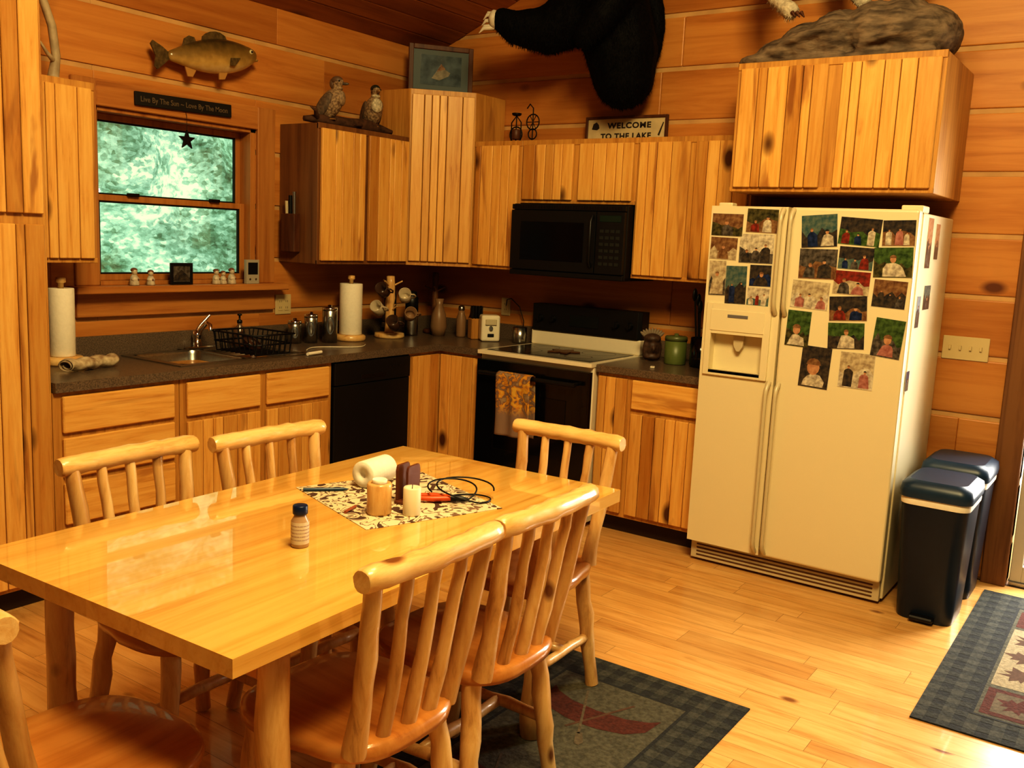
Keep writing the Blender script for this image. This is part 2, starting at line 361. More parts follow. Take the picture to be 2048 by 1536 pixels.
cabinet('hickory wall cabinet with two plank doors next to the refrigerator',(0,-1.712,1.37),RB,.66,.305,.76,[(.015,.315,.02,.735),(.345,.645,.02,.735)])
cabinet('deep two-door hickory cabinet mounted above the refrigerator',(0,-2.377,1.83),RB,.92,.61,.59,[(.02,.43,.02,.565),(.49,.905,.02,.565)])
cabinet('tall hickory pantry cabinet with upper and lower plank doors',(-4.0,0,0),0,.98,.61,2.42,[(.02,.47,.12,1.53),(.51,.965,.12,1.53),(.02,.47,1.57,2.38),(.51,.965,1.57,2.38)],base=True,name='pantry_cabinet')
cabinet('hickory base cabinet with a stack of four drawers',(-3.018,0,0),0,.583,.61,.872,[],[(.035,.55,.705,.855),(.035,.55,.52,.685),(.035,.55,.325,.50),(.035,.55,.125,.305)],base=True,name='base_cabinet')
cabinet('hickory sink base cabinet with two doors and false drawer fronts',(-2.432,0,0),0,.93,.61,.872,[(.03,.445,.125,.675),(.485,.90,.125,.675)],[(.03,.445,.70,.855),(.485,.90,.70,.855)],base=True,name='base_cabinet')
r=root('corner_base_cabinet','hickory corner base cabinet with folding plank doors','cabinet',(0,0,0))
b=B(); b.prism([(-.002,-.002),(-.885,-.002),(-.885,-.61),(-.61,-.61),(-.61,-.943),(-.002,-.943)][::-1],.10,.872,0,.5); b.prism([(-.002,-.002),(-.885,-.002),(-.885,-.54),(-.54,-.54),(-.54,-.943),(-.002,-.943)][::-1],0,.10,1)
obj(b,'body',[cabD,toe],r,bevel=.002)
door(r,-.868,-.635,.125,.855,-.61); dd=door(r,0,.30,.125,.855,0); dd.location=(-.61,-.635,0); dd.rotation_euler=(0,0,RB)
cabinet('hickory base cabinet with drawer and plank doors between stove and refrigerator',(0,-1.716,0),RB,.62,.61,.872,[(.012,.185,.125,.855),(.215,.605,.125,.675)],[(.215,.605,.70,.855)],base=True,name='base_cabinet')
# ---------------- countertops ----------------
b=B()
sx0,sx1,sy0,sy1=-2.36,-1.58,-.53,-.10
for (p,q,rr,s) in rects_minus(-3.017,-.002,-.635,-.002,[(sx0,sx1,sy0,sy1)]): b.box(p,q,rr,s,.874,.914)
b.box(-.635,-.002,-.944,-.635,.874,.914)
b.box(-3.017,-.002,-.022,-.002,.914,1.01); b.box(-.022,-.002,-.944,-.022,.914,1.01)
obj(b,'countertop',counterM,label='dark speckled laminate worktop turning the corner',cat='countertop')
b=B(); b.box(-.635,-.002,-2.336,-1.714,.874,.914); b.box(-.022,-.002,-2.336,-1.714,.914,1.01)
obj(b,'countertop',counterM,label='short dark laminate worktop beside the refrigerator',cat='countertop',bevel=.003)
r=root('sink','double bowl stainless steel kitchen sink','sink',(-1.97,-.315,.914))
def bowl(b,x0,x1,y0,y1,d):
    def rr(s,z):
        c=[]
        for (cx,cy,a0) in ((x1-.05,y1-.05,0),(x0+.05,y1-.05,90),(x0+.05,y0+.05,180),(x1-.05,y0+.05,270)):
            for k in range(5):
                a=math.radians(a0+k*22.5); c.append((cx+.05*math.cos(a),cy+.05*math.sin(a)))
        mx_,my_=(x0+x1)/2,(y0+y1)/2
        return [(mx_+(p-mx_)*s,my_+(q-my_)*s,z) for p,q in c]
    R=[rr(1,.006),rr(.97,-.01),rr(.93,-d+.02),rr(.85,-d),rr(.1,-d-.003)]; n=20
    vs=[p for q in R for p in q]; fs=[(i*n+(k+1)%n,i*n+k,(i+1)*n+k,(i+1)*n+(k+1)%n) for i in range(4) for k in range(n)]+[tuple(range(4*n,5*n))]
    b.add(vs,fs,0,.5,True)
b=B(); bowl(b,-.375,-.01,-.20,.20,.18); obj(b,'basin',steel,r)
b=B(); bowl(b,.01,.375,-.20,.20,.18); obj(b,'basin',steel,r)
b=B()
for q in rects_minus(-.41,.41,-.235,.235,[(-.372,-.013,-.197,.197),(.013,.372,-.197,.197)]): b.box(q[0],q[1],q[2],q[3],.0005,.006)
obj(b,'rim',steel,r)
r=root('faucet','chrome single-lever kitchen faucet behind the sink','faucet',(-1.93,-.062,.92))
b=B(); b.box(-.10,.10,-.022,.022,.0005,.012); b.lathe([(.024,.012),(.022,.05),(.026,.07),(.02,.09)]); b.tube([(0,0,.05),(0,-.03,.10),(0,-.08,.14),(0,-.105,.13),(0,-.11,.10)],[.013,.012,.011,.011,.012]); obj(b,'spout',chrome,r)
b=B(); b.tube([(0,0,.09),(.02,.0,.12),(.07,-.01,.17)],[.014,.009,.007]); obj(b,'lever',chrome,r)
# ---------------- dishwasher ----------------
r=root('dishwasher','black built-in dishwasher under the worktop','dishwasher',(-1.499,0,0))
b=B(); b.box(0,.61,-.58,-.03,.01,.868); b.box(.01,.60,-.56,-.54,0.01,.10,1); obj(b,'body',[blackm,toe],r)
b=B(); b.box(.005,.605,-.625,-.582,.12,.74); obj(b,'door',blackm,r,bevel=.006,seg=2)
b=B(); b.box(.005,.605,-.63,-.582,.745,.865); b.box(.20,.40,-.634,-.628,.765,.79,1)
for i in range(5): b.box(.43+i*.028,.445+i*.028,-.633,-.628,.81,.82,1)
obj(b,'control_panel',[blackm,iron],r,bevel=.004)
# ---------------- stove ----------------
r=root('stove','white electric range with black glass top and black oven door','stove',(0,-.948,0),RB)
W_=.76
b=B(); b.box(.003,W_-.003,-.64,-.01,.03,.895); obj(b,'body',whitem,r,bevel=.004)
b=B(); b.box(0,W_,-.675,-.01,.896,.918); b.box(.035,W_-.035,-.63,-.13,.9182,.921,1)
for (cx,cy,rd) in ((.2,-.48,.10),(.56,-.48,.08),(.2,-.25,.08),(.56,-.25,.10)):
    b.lathe([(rd,.9212),(rd-.002,.9214),(rd-.004,.9212)],(cx,cy,0),32,2,cap=False)
obj(b,'cooktop',[whitem,plain('cooktop_glass',(.012,.012,.012),.22),plain('burner_ring',(.06,.055,.05),.4)],r,bevel=.004,seg=2)
b=B(); b.prismy([(0,.918),(W_,.918),(W_,1.01),(0,1.01)],-.125,-.03,0); obj(b,'riser',whitem,r,bevel=.01,seg=3)
b=B(); b.prism([(0,-.03),(0,-.115),(.02,-.135),(W_-.02,-.135),(W_,-.115),(W_,-.03)][::-1],1.01,1.17,0)
b.box(.28,.48,-.138,-.134,1.05,1.12,1); obj(b,'backguard',[blackm,plain('display',(.01,.014,.014),.2)],r,bevel=.025,seg=4)
for kx in (.07,.16,.60,.69):
    b=B(); b.tube([(kx,-.134,1.085),(kx,-.158,1.085)],[.023,.018],16); b.box(kx-.003,kx+.003,-.164,-.156,1.068,1.102); obj(b,'knob',blackm,r)
b=B(); b.box(.008,W_-.008,-.685,-.642,.24,.868,0); b.box(.14,W_-.14,-.688,-.684,.36,.70,1); dr=obj(b,'oven_door',[black,plain('oven_glass',(.004,.004,.005),.12)],r,bevel=.006,seg=2)
b=B(); b.tube([(.06,-.735,.80),(W_-.06,-.735,.80)],.012); b.tube([(.08,-.735,.80),(.08,-.686,.80)],.010);b.tube([(W_-.08,-.735,.80),(W_-.08,-.686,.80)],.010); obj(b,'handle',blackm,dr)
b=B(); b.box(.008,W_-.008,-.68,-.642,.06,.225); obj(b,'drawer',black,r,bevel=.006)
tw,nt,bs=newmat('towel_print'); N=nt.nodes.new; L=nt.links
tc=N('ShaderNodeTexCoord'); vo=N('ShaderNodeTexNoise'); vo.inputs['Scale'].default_value=20; vo.inputs['Detail'].default_value=2; vo.inputs['Distortion'].default_value=1.5; L.new(tc.outputs['Object'],vo.inputs['Vector'])
sp=N('ShaderNodeSeparateXYZ'); L.new(tc.outputs['Object'],sp.inputs[0])
c1=N('ShaderNodeValToRGB'); e=c1.color_ramp.elements; e[0].position=.36;e[0].color=(.36,.26,.15,1);e[1].position=.66;e[1].color=(.66,.42,.07,1);q=e.new(.44);q.color=(.24,.15,.10,1); q=e.new(.49);q.color=(.22,.13,.09,1); q=e.new(.53);q.color=(.58,.26,.03,1); L.new(vo.outputs['Fac'],c1.inputs[0])
rz=N('ShaderNodeMapRange'); rz.inputs['From Min'].default_value=.58; rz.inputs['From Max'].default_value=.64; L.new(sp.outputs['Z'],rz.inputs['Value'])
mx=N('ShaderNodeMixRGB'); mx.inputs[1].default_value=(.28,.19,.14,1); L.new(rz.outputs[0],mx.inputs[0]); L.new(c1.outputs[0],mx.inputs[2]); L.new(mx.outputs[0],bs.inputs['Base Color']); bs.inputs['Roughness'].default_value=.9
def twf(x0,x1):
    def f(u,v):
        s=v*.72; x=x0+(x1-x0)*u+.004*math.sin(v*9)
        fold=.012*math.sin(u*14+v*2)*min(1,abs(s-.36)*6)
        if s<.34: return (x,-.764-fold*.6-.002,.465+s)
        if s<.38: a=(s-.34)/.04*PI; return (x,-.735-.027*math.cos(a)+0,.805+.018*math.sin(a))
        return (x,-.708+fold*.2,.805-(s-.38))
    return f
b=B(); b.sheet(twf(.205,.435),24,60); o=obj(b,'dish_towel',tw,solid=.004,loc=(0,-.948,0),rot=(0,0,RB),label='brown dish towel with orange leaf print hanging on oven handle',cat='towel')
b=B(); pts=[]
for k in range(28):
    a=2*PI*k/28; rr_=.075*(1+.32*math.cos(5*a)+.1*math.cos(15*a)); pts.append((rr_*math.cos(a),rr_*math.sin(a)))
b.prism(pts,0,.006); obj(b,'leaf_trivet',plain('brown_leaf',(.12,.05,.015),.4),bevel=.002,loc=(-.36,-1.34,.922),label='dark leaf-shaped trivet lying on the cooktop',cat='trivet')
# ---------------- microwave ----------------
r=root('microwave','black over-the-range microwave with keypad above the stove','microwave',(0,-.949,1.352),RB)
b=B(); b.box(0,.758,-.37,-.004,0,.412); b.box(.0,.758,-.395,-.37,.0,.03,0); obj(b,'body',blackm,r,bevel=.004)
b=B(); b.box(.004,.575,-.40,-.372,.034,.375,0); b.box(.07,.50,-.402,-.399,.09,.31,1); dr=obj(b,'door',[blackm,plain('mw_glass',(.003,.003,.004),.15)],r,bevel=.006,seg=2)
b=B(); b.tube([(.555,-.405,.07),(.56,-.43,.10),(.56,-.43,.32),(.555,-.405,.35)],.009); obj(b,'handle',blackm,dr)
b=B(); b.box(.58,.754,-.40,-.372,.034,.375,0); b.box(.60,.735,-.402,-.399,.32,.355,1)
for i in range(4):
    for j in range(6): b.box(.604+i*.034,.628+i*.034,-.402,-.3995,.08+j*.036,.098+j*.036,2)
obj(b,'control_panel',[blackm,plain('lcd',(.01,.03,.025),.2),plain('button',(.022,.026,.024),.5)],r,bevel=.001)
b=B(); b.box(.004,.754,-.395,-.372,.38,.408)
for i in range(40): b.box(.02+i*.018,.03+i*.018,-.397,-.394,.385,.403,1)
obj(b,'vent_grille',[blackm,iron],r)
# ---------------- refrigerator ----------------
r=root('refrigerator','cream side-by-side refrigerator with ice dispenser covered in photos','refrigerator',(0,-2.350,0),RB)
FW=.935
b=B(); b.box(0,FW,-.67,-.03,.02,1.745,0,.5); b.box(.0,.07,-.66,-.60,1.745,1.775,0);b.box(FW-.09,FW,-.70,-.58,1.745,1.775,0); b.box(.02,FW-.02,-.64,-.62,0,.02,1); obj(b,'body',[cream,blackm],r,bevel=.006,seg=2)
def fdoor(x0,x1,name,hole=None):
    b=B()
    if hole:
        for q in rects_minus(x0,x1,.115,1.755,[hole]): b.box(q[0],q[1],-.745,-.68,q[2],q[3])
        b.box(hole[0],hole[1],-.69,-.68,hole[2],hole[3])
        return obj(b,name,cream,r)
    b.box(x0,x1,-.745,-.68,.115,1.755); return obj(b,name,cream,r,bevel=.012,seg=3)
d1=fdoor(.003,.372,'freezer_door',(.045,.31,.975,1.16)); d2=fdoor(.380,FW-.003,'refrigerator_door')
b=B()
for q in rects_minus(.022,.338,.955,1.30,[(.05,.305,.98,1.155)]): b.box(q[0],q[1],-.757,-.7455,q[2],q[3])
b.box(.045,.31,-.760,-.7565,1.17,1.27); b.box(.05,.305,-.757,-.695,.965,.98); b.box(.13,.23,-.762,-.7598,1.235,1.25,2)
b.prismy([(.15,1.155),(.205,1.155),(.20,1.10),(.185,1.075),(.17,1.075),(.155,1.10)],-.722,-.705,1)
obj(b,'ice_dispenser',[cream,creamd,plain('badge',(.3,.3,.32),.3,.5)],d1,bevel=.003,seg=2)
chan=plain('handle_trim',(.60,.52,.34),.3)
for (hx,par) in ((.352,d1),(.398,d2)):
    for (a,c) in ((1.27,1.745),(.13,.95)):
        b=B(); zs=[a,a+.03,a+.06,c-.06,c-.03,c]; b.tube([(hx,-.746,zs[0]),(hx,-.775,zs[1]),(hx,-.782,zs[2]),(hx,-.782,zs[3]),(hx,-.775,zs[4]),(hx,-.746,zs[5])],[.012,.011,.009,.009,.011,.012],10); obj(b,'handle',chan,par)
b=B(); b.box(.01,FW-.01,-.70,-.672,.015,.11)
for i in range(4): b.box(.04,FW-.04,-.703,-.699,.03+i*.018,.038+i*.018,1)
obj(b,'base_grille',[creamd,gapm],r,bevel=.002)
# photos
C=dict(sky=(.22,.30,.38),grass=(.10,.17,.05),dark=(.025,.025,.03),cream=(.60,.52,.36),red=(.32,.05,.03),skin=(.56,.33,.19),navy=(.03,.05,.14),brown=(.14,.065,.033),white=(.70,.64,.50),pink=(.48,.24,.21),grey=(.16,.14,.12),teal=(.05,.11,.12),olive=(.13,.115,.045))
C2=dict(sky=(.35,.38,.38),grass=(.03,.06,.02),dark=(.09,.07,.05),cream=(.32,.25,.17),red=(.12,.03,.02),skin=(.40,.2,.11),navy=(.01,.02,.06),brown=(.30,.18,.09),white=(.34,.29,.23),pink=(.3,.12,.1),grey=(.04,.035,.03),teal=(.16,.2,.16),olive=(.03,.03,.015))
PM={k:plain('print_'+k,v,.25,col2=C2[k],nscale=48) for k,v in C.items()}
PB=plain('print_border',(.66,.60,.46),.3)
keys=list(C)
def photo(x,z,w,h,style,plane='front',tilt=0):
    bg,ppl,lab=style
    b=B(); b.box(-w/2,w/2,-.0012,0,-h/2,h/2,0); y=-.0016; e_=.0015
    b.box(-w/2+e_,w/2-e_,y,-.001,-h/2+e_,h/2-e_,1)
    base=[(-w/2+e_,-h/2+e_),(w/2-e_,-h/2+e_)]; k=7
    for i in range(k+1): t=i/k; base.append((w/2-e_-(w-2*e_)*t,-h/2+h*random.uniform(.3,.62)))
    b.prismy(base,y-.0002,y,2)
    n=len(ppl); big=1.9 if (n==1 and 'baby' in lab or 'newborn' in lab) else 1
    for i,c in enumerate(ppl):
        cx=(-w/2+w*(i+.5)/n)*.85+random.uniform(-.006,.006); s=min(w/n,h)*random.uniform(.6,.95); zb=-h*.46
        th=zb+h*(random.uniform(.30,.56) if big==1 else .30); j=lambda: random.uniform(-.06,.06)*s
        b.prismy([(cx-s*.42+j(),zb),(cx+s*.42+j(),zb),(cx+s*.38+j(),th-.22*s+j()),(cx+s*.24,th-.06*s+j()),(cx+s*.07,th),(cx-s*.07,th),(cx-s*.24,th-.05*s+j()),(cx-s*.38+j(),th-.24*s+j())],y-.0005,y-.0001,3+i)
        hs=random.uniform(.8,1.0)*big; dx=random.uniform(-.05,.05)*s
        a=[(cx+dx+s*.13*hs*math.cos(t*PI/6),th+s*.13*big+s*.16*hs*math.sin(t*PI/6)) for t in range(12)]; b.prismy(a,y-.0008,y-.0001,3+n)
        a=[(cx+dx+s*.15*hs*math.cos(t*PI/6),th+s*.18*big+s*.14*hs*math.sin(t*PI/6)) for t in range(7)]; b.prismy(a,y-.0010,y-.0001,4+n+(i%2))
    mats=[PB,PM[bg[0]],PM[bg[1]]]+[PM[c] for c in ppl]+[PM['skin'],PM['brown'],PM['dark']]
    if plane=='front': loc=(-.7452,-2.350-x,z); rot=(0,tilt,RB)
    else: loc=(x,-3.2851,z); rot=(0,tilt,0)
    obj(b,'photograph',mats,loc=loc,rot=rot,label='snapshot %s on the refrigerator'%lab,cat='photograph',group='photos on the refrigerator')
def P_(u0,u1,z1,z0,st,off=0,tilt=0): photo(off+(u0+u1)/2,(z0+z1)/2,u1-u0,z1-z0,st,tilt=tilt)
F1=[(.01,.165,1.72,1.615,(('brown','olive'),['grey'],'of a deer with antlers')),(.18,.330,1.745,1.635,(('olive','brown'),['red','white'],'of two people among trees')),
(.155,.32,1.63,1.495,(('white','grey'),['dark','grey','dark'],'of a family on snow')),(.01,.145,1.61,1.505,(('brown','cream'),['brown'],'in faded brown tones')),
(.015,.10,1.50,1.335,(('cream','grey'),['cream'],'of a person standing')),(.10,.205,1.48,1.30,(('teal','dark'),['navy','dark'],'of two people outdoors')),
(.215,.32,1.49,1.39,(('dark','navy'),['dark'],'of a dark landscape')),(.21,.318,1.385,1.30,(('white','teal'),['white','red','white'],'of children playing'))]
for q in F1: P_(*q[:4],q[4],tilt=random.uniform(-.03,.03))
F2=[(.06,.22,1.725,1.580,(('teal','dark'),['navy','white'],'of a couple in blue and white')),(.227,.405,1.715,1.595,(('dark','grass'),['red','navy','white'],'of a family on a lawn')),
(.41,.545,1.71,1.60,(('dark','brown'),['white','pink','white'],'of women smiling')),(.062,.232,1.575,1.440,(('grey','brown'),['grey','dark'],'of people on a porch')),
(.235,.385,1.59,1.49,(('dark','teal'),['navy','grey','red'],'of a group indoors')),(.385,.547,1.595,1.465,(('grass','olive'),['white'],'of a person in white on grass')),
(.04,.21,1.430,1.305,(('cream','white'),['pink','white','pink'],'of three babies on pale card')),(.215,.38,1.375,1.265,(('dark','brown'),['red','navy'],'of two seated children')),
(.222,.38,1.485,1.38,(('red','cream'),['grey','pink'],'with red and cream tones')),(.395,.535,1.455,1.335,(('brown','dark'),['dark','dark','grey'],'of a group in brown tones')),
(.03,.14,1.295,1.13,(('grass','olive'),['white'],'of a baby on green grass')),(.220,.38,1.258,1.14,(('grass','dark'),['white'],'of a white bird')),
(.415,.54,1.29,1.12,(('grass','grey'),['pink'],'of a baby with pink bow')),(.110,.245,1.14,.95,(('dark','dark'),['white'],'of a newborn on black')),(.285,.435,1.13,.970,(('cream','white'),['dark','pink'],'birth announcement card'))]
for i,q in enumerate(F2): P_(*q[:4],q[4],off=.380,tilt=random.uniform(-.09,.09))
for (x,z,w,h) in ((-.52,1.62,.10,.22),(-.36,1.63,.08,.16),(-.45,1.38,.13,.11),(-.60,1.32,.07,.14),(-.66,1.02,.06,.09)): photo(x,z,w,h,((random.choice(keys),'dark'),['grey'],'stuck on the side panel'),'side')
# ---------------- bins ----------------
def bin_(loc,label,h):
    r=root('trash_can',label,'trash can',loc,RB,group='step trash cans')
    def rr(w,d,R=.05):
        o=[]
        for (cx,cy,a0) in ((w/2-R,d/2-R,0),(-w/2+R,d/2-R,90),(-w/2+R,-d/2+R,180),(w/2-R,-d/2+R,270)):
            for k in range(6): a=math.radians(a0+18*k); o.append((cx+R*math.cos(a),cy+R*math.sin(a)))
        return o
    def loft(b,L_,mi=0):
        n=24; vs=[(p[0],p[1],z) for (w,d,z) in L_ for p in rr(w,d)]
        b.add(vs,[(i*n+k,i*n+(k+1)%n,(i+1)*n+(k+1)%n,(i+1)*n+k) for i in range(len(L_)-1) for k in range(n)],mi,.5,True)
        b.add(vs[:n],[tuple(reversed(range(n)))],mi); b.add(vs[-n:],[tuple(range(n))],mi)
    b=B(); loft(b,[(.225,.28,.0),(.23,.29,.02),(.27,.345,h-.10)]); obj(b,'body',binM,r)
    b=B(); loft(b,[(.277,.352,h-.105),(.280,.356,h-.09),(.276,.352,h-.074)]); obj(b,'liner_rim',white,r)
    b=B(); loft(b,[(.288,.365,h-.074),(.293,.37,h-.05),(.283,.36,h-.02),(.23,.30,h)]); obj(b,'lid',lidM,r)
    b=B(); b.box(-.05,.05,-.185,-.13,.012,.032); obj(b,'pedal',blackm,r,bevel=.006)
bin_((-.63,-3.475,0),'navy blue step trash can standing by the refrigerator',.62)
bin_((-.225,-3.475,0),'navy blue step trash can standing against the wall',.64)
# ---------------- table ----------------
r=root('dining_table','varnished knotty pine dining table with log legs','table',(-3.135,-2.353,0),.032)
b=B(); n=6; y=-.46
for i in range(n):
    w=.92/n; b.box(-.80,.80,y,y+w,.722,.762,0,random.random()); y+=w
obj(b,'table_top',tableM,r)
for (lx,ly) in ((-.63,-.385),(-.63,.385),(.475,-.36),(.475,.36)):
    b=B(); b.log((lx,ly,0.010),(lx,ly,.72),.038,.034,seg=14); obj(b,'leg',logM,r)
b=B(); b.box(-.60,.45,-.30,-.26,.64,.72);b.box(-.60,.45,.26,.30,.64,.72);b.box(-.65,-.60,-.36,.36,.63,.72);b.box(.45,.50,-.32,.32,.63,.72); obj(b,'apron',seatM,r,bevel=.004)
# ---------------- chairs ----------------
ch=root('dining_chair','peeled log dining chair with straight crest rail and plank seat','chair',(-3.460,-2.69,0),0,group='log dining chairs')
b=B(); pts=[]
for k in range(40):
    a=2*PI*k/40; c,s=math.cos(a),math.sin(a); e=.62
    x=.219*math.copysign(abs(c)**e,c); y=.225*math.copysign(abs(s)**e,s)
    if y<0: x*=.93
    pts.append((x,y))
n=40
def ring(f,z): return [(p[0]*f,p[1]*f,z) for p in pts]
R_=[ring(.93,.418),ring(.985,.424),ring(1,.44),ring(.985,.456),ring(.93,.462),ring(.6,.455),ring(.25,.452)]
vs=[q for w in R_ for q in w]; b.add(vs,[(i*n+k,i*n+(k+1)%n,(i+1)*n+(k+1)%n,(i+1)*n+k) for i in range(6) for k in range(n)],0,.5,True); b.add(vs[:n],[tuple(reversed(range(n)))]); b.add(vs[-n:],[tuple(range(n))],0,.5,True)
obj(b,'seat',seatM,ch)
for sx in (-1,1):
    for sy in (-1,1):
        b=B(); b.log((sx*.200,sy*.18-.0,0.009),(sx*.155,sy*.14,.425),.023,.028,endr=False); obj(b,'leg',logM,ch)
for sx in (-1,1):
    b=B(); b.log((sx*.180,-.162,.19),(sx*.180,.162,.19),.017,.017,n=6); obj(b,'stretcher',logM,ch)
b=B(); b.log((-.18,0,.19),(.18,0,.19),.017,.017,n=6); obj(b,'stretcher',logM,ch)
b=B(); path=[];rad=[]
for i in range(17):
    t=i/16*2-1; path.append((.220*t,-.262+.012*t*t+random.uniform(-.0015,.0015),.872+random.uniform(-.0015,.0015))); rad.append(.028*(1+random.uniform(-.08,.08)))
path=[(path[0][0]-.006,path[0][1],path[0][2])]+path+[(path[-1][0]+.006,path[-1][1],path[-1][2])]; rad=[.024]+rad+[.024]
b.tube(path,rad,14,jit=.05); obj(b,'crest_rail',logX,ch)
for i,t in enumerate((-1,-.5,0,.5,1)):
    out=abs(t)==1; r0=.0245 if out else .0175
    p0=Vector((t*.158,-.185+.012*t*t,.445)); p1=Vector((t*.188,-.260+.012*t*t,.868))
    pa=[];ra=[]
    for k in range(8):
        q=k/7; pa.append(p0.lerp(p1,q)+Vector((random.uniform(-.002,.002),random.uniform(-.0015,.0015)-.005*math.sin(PI*q),0))); ra.append(r0*(1.05-.22*q)*(1+random.uniform(-.10,.10)))
    b=B(); b.tube(pa,ra,12,tone=random.random(),jit=.06); obj(b,'back_post' if out else 'spindle',logM,ch)
copy_thing(ch,(-3.000,-2.685,0),math.radians(1))
copy_thing(ch,(-3.385,-1.960,0),PI+.02)
copy_thing(ch,(-2.928,-2.025,0),PI-.04)
copy_thing(ch,(-2.40,-2.47,0),PI/2)
copy_thing(ch,(-3.99,-2.43,0),-PI/2)
# ---------------- rugs ----------------
rugc=plain('rug_field',(.115,.11,.08),.95,noise=.45,nscale=70,bump=.4); rugd=plain('rug_navy',(.030,.033,.036),.95,noise=.3,nscale=80,bump=.4); rugm=plain('rug_mid',(.052,.056,.052),.95,noise=.45,nscale=80,bump=.4)
rugr=plain('rug_red',(.11,.030,.020),.95,noise=.4,nscale=80,bump=.4); rugt=plain('rug_tan',(.36,.30,.19),.95,noise=.3,nscale=80,bump=.4); rugb=plain('rug_brown',(.12,.065,.04),.95,noise=.3,nscale=80)
rugx=plain('rug_plaid_light',(.080,.082,.070),.95,noise=.45,nscale=80); rugk=plain('rug_khaki',(.15,.12,.08),.95,noise=.4,nscale=80)
RM=[rugd,rugm,rugc,rugr,rugt,rugb,rugx,rugk]
def rug(x0,x1,y0,y1,bw,cell):
    b=B(); b.box(x0,x1,y0,y1,.001,.006,0); nx=round((x1-x0)/cell); ny=round((y1-y0)/cell); cx=(x1-x0)/nx; cy=(y1-y0)/ny
    for i in range(nx):
        for j in range(ny):
            X0=x0+i*cx;Y0=y0+j*cy; xm=X0+cx/2; ym=Y0+cy/2
            if x0+bw<xm<x1-bw and y0+bw<ym<y1-bw: continue
            k=(i%2)+(j%2)
            if k: b.add([(X0,Y0,.0066),(X0+cx,Y0,.0066),(X0+cx,Y0+cy,.0066),(X0,Y0+cy,.0066)],[(0,1,2,3)],1 if k==1 else 6)
    b.add([(x0+bw,y0+bw,.0070),(x1-bw,y0+bw,.0070),(x1-bw,y1-bw,.0070),(x0+bw,y1-bw,.0070)],[(0,1,2,3)],2)
    return b
def flat(b,pts,z,mi): b.add([(p[0],p[1],z) for p in pts],[tuple(range(len(pts)))],mi)
def frame_lines(b,x0,x1,y0,y1,w,z,mi):
    for (p,q,r_,s_) in rects_minus(x0,x1,y0,y1,[(x0+w,x1-w,y0+w,y1-w)]): flat(b,[(p,r_),(q,r_),(q,s_),(p,s_)],z,mi)
b=rug(-3.32,-2.02,-3.18,-2.38,.152,.038)
frame_lines(b,-3.168,-2.172,-3.028,-2.532,.012,.0074,0)
def canoe(cx,cy,L2):
    return [(cx+.075,cy-L2),(cx-.02,cy-L2*.95),(cx-.075,cy-L2*.7),(cx-.10,cy-L2*.3),(cx-.105,cy),(cx-.10,cy+L2*.3),(cx-.075,cy+L2*.7),(cx-.02,cy+L2*.95),(cx+.075,cy+L2),(cx+.045,cy+L2*.85),(cx+.015,cy+L2*.5),(cx+.005,cy),(cx+.015,cy-L2*.5),(cx+.045,cy-L2*.85)]
for cx in (-2.38,-2.90):
    flat(b,canoe(cx,-2.78,.205),.0076,3)
    flat(b,[(cx+.11,-2.690),(cx-.16,-2.812),(cx-.163,-2.804),(cx+.107,-2.682)],.0079,7); flat(b,[(cx-.15,-2.816),(cx-.20,-2.848),(cx-.225,-2.844),(cx-.22,-2.826),(cx-.16,-2.798)],.0079,7)
    flat(b,[(cx+.11,-2.87),(cx-.15,-2.755),(cx-.147,-2.745),(cx+.113,-2.860)],.0078,5)
obj(b,'area_rug',RM,label='dark plaid-bordered rug with red canoe motif under the chairs',cat='rug')
b=rug(-1.71,-.15,-4.43,-3.63,.16,.04)
def maple(cx,cy,s,rot=0):
    lobes=[(0,1),(.16,.62),(.34,.78),(.42,.45),(.62,.9),(.72,.5),(1.0,.75),(1.1,.35),(1.28,.55),(1.45,.2)]
    o=[]
    for sgn in (1,-1):
        L2=lobes if sgn==1 else lobes[::-1]
        for a,q in L2: o.append((cx+s*q*math.cos(rot+sgn*a*2.0),cy+s*q*math.sin(rot+sgn*a*2.0)))
    return o
frame_lines(b,-1.55,-.31,-4.27,-3.79,.012,.0074,0)
flat(b,[(-1.25,-4.2),(-.60,-4.2),(-.60,-3.815),(-1.25,-3.815)],.0075,4)
for i,cx in enumerate((-1.12,-.92,-.72)):
    for j,cy in enumerate((-3.91,-4.1)): flat(b,maple(cx,cy,.10,.5+i*.9+j),.0078,5)
flat(b,[(-1.52,-4.2),(-1.28,-4.2),(-1.28,-3.815),(-1.52,-3.815)],.0075,3)
flat(b,[(-1.49,-4.17),(-1.31,-4.17),(-1.31,-3.845),(-1.49,-3.845)],.00765,7)
flat(b,maple(-1.40,-3.93,.085,1.2),.0078,3);flat(b,maple(-1.40,-4.1,.085,2.2),.0078,3)
flat(b,[(-.57,-4.2),(-.36,-4.2),(-.36,-3.815),(-.57,-3.815)],.0075,3)
obj(b,'area_rug',RM,label='dark plaid-bordered rug with leaf panels by the patio door',cat='rug')
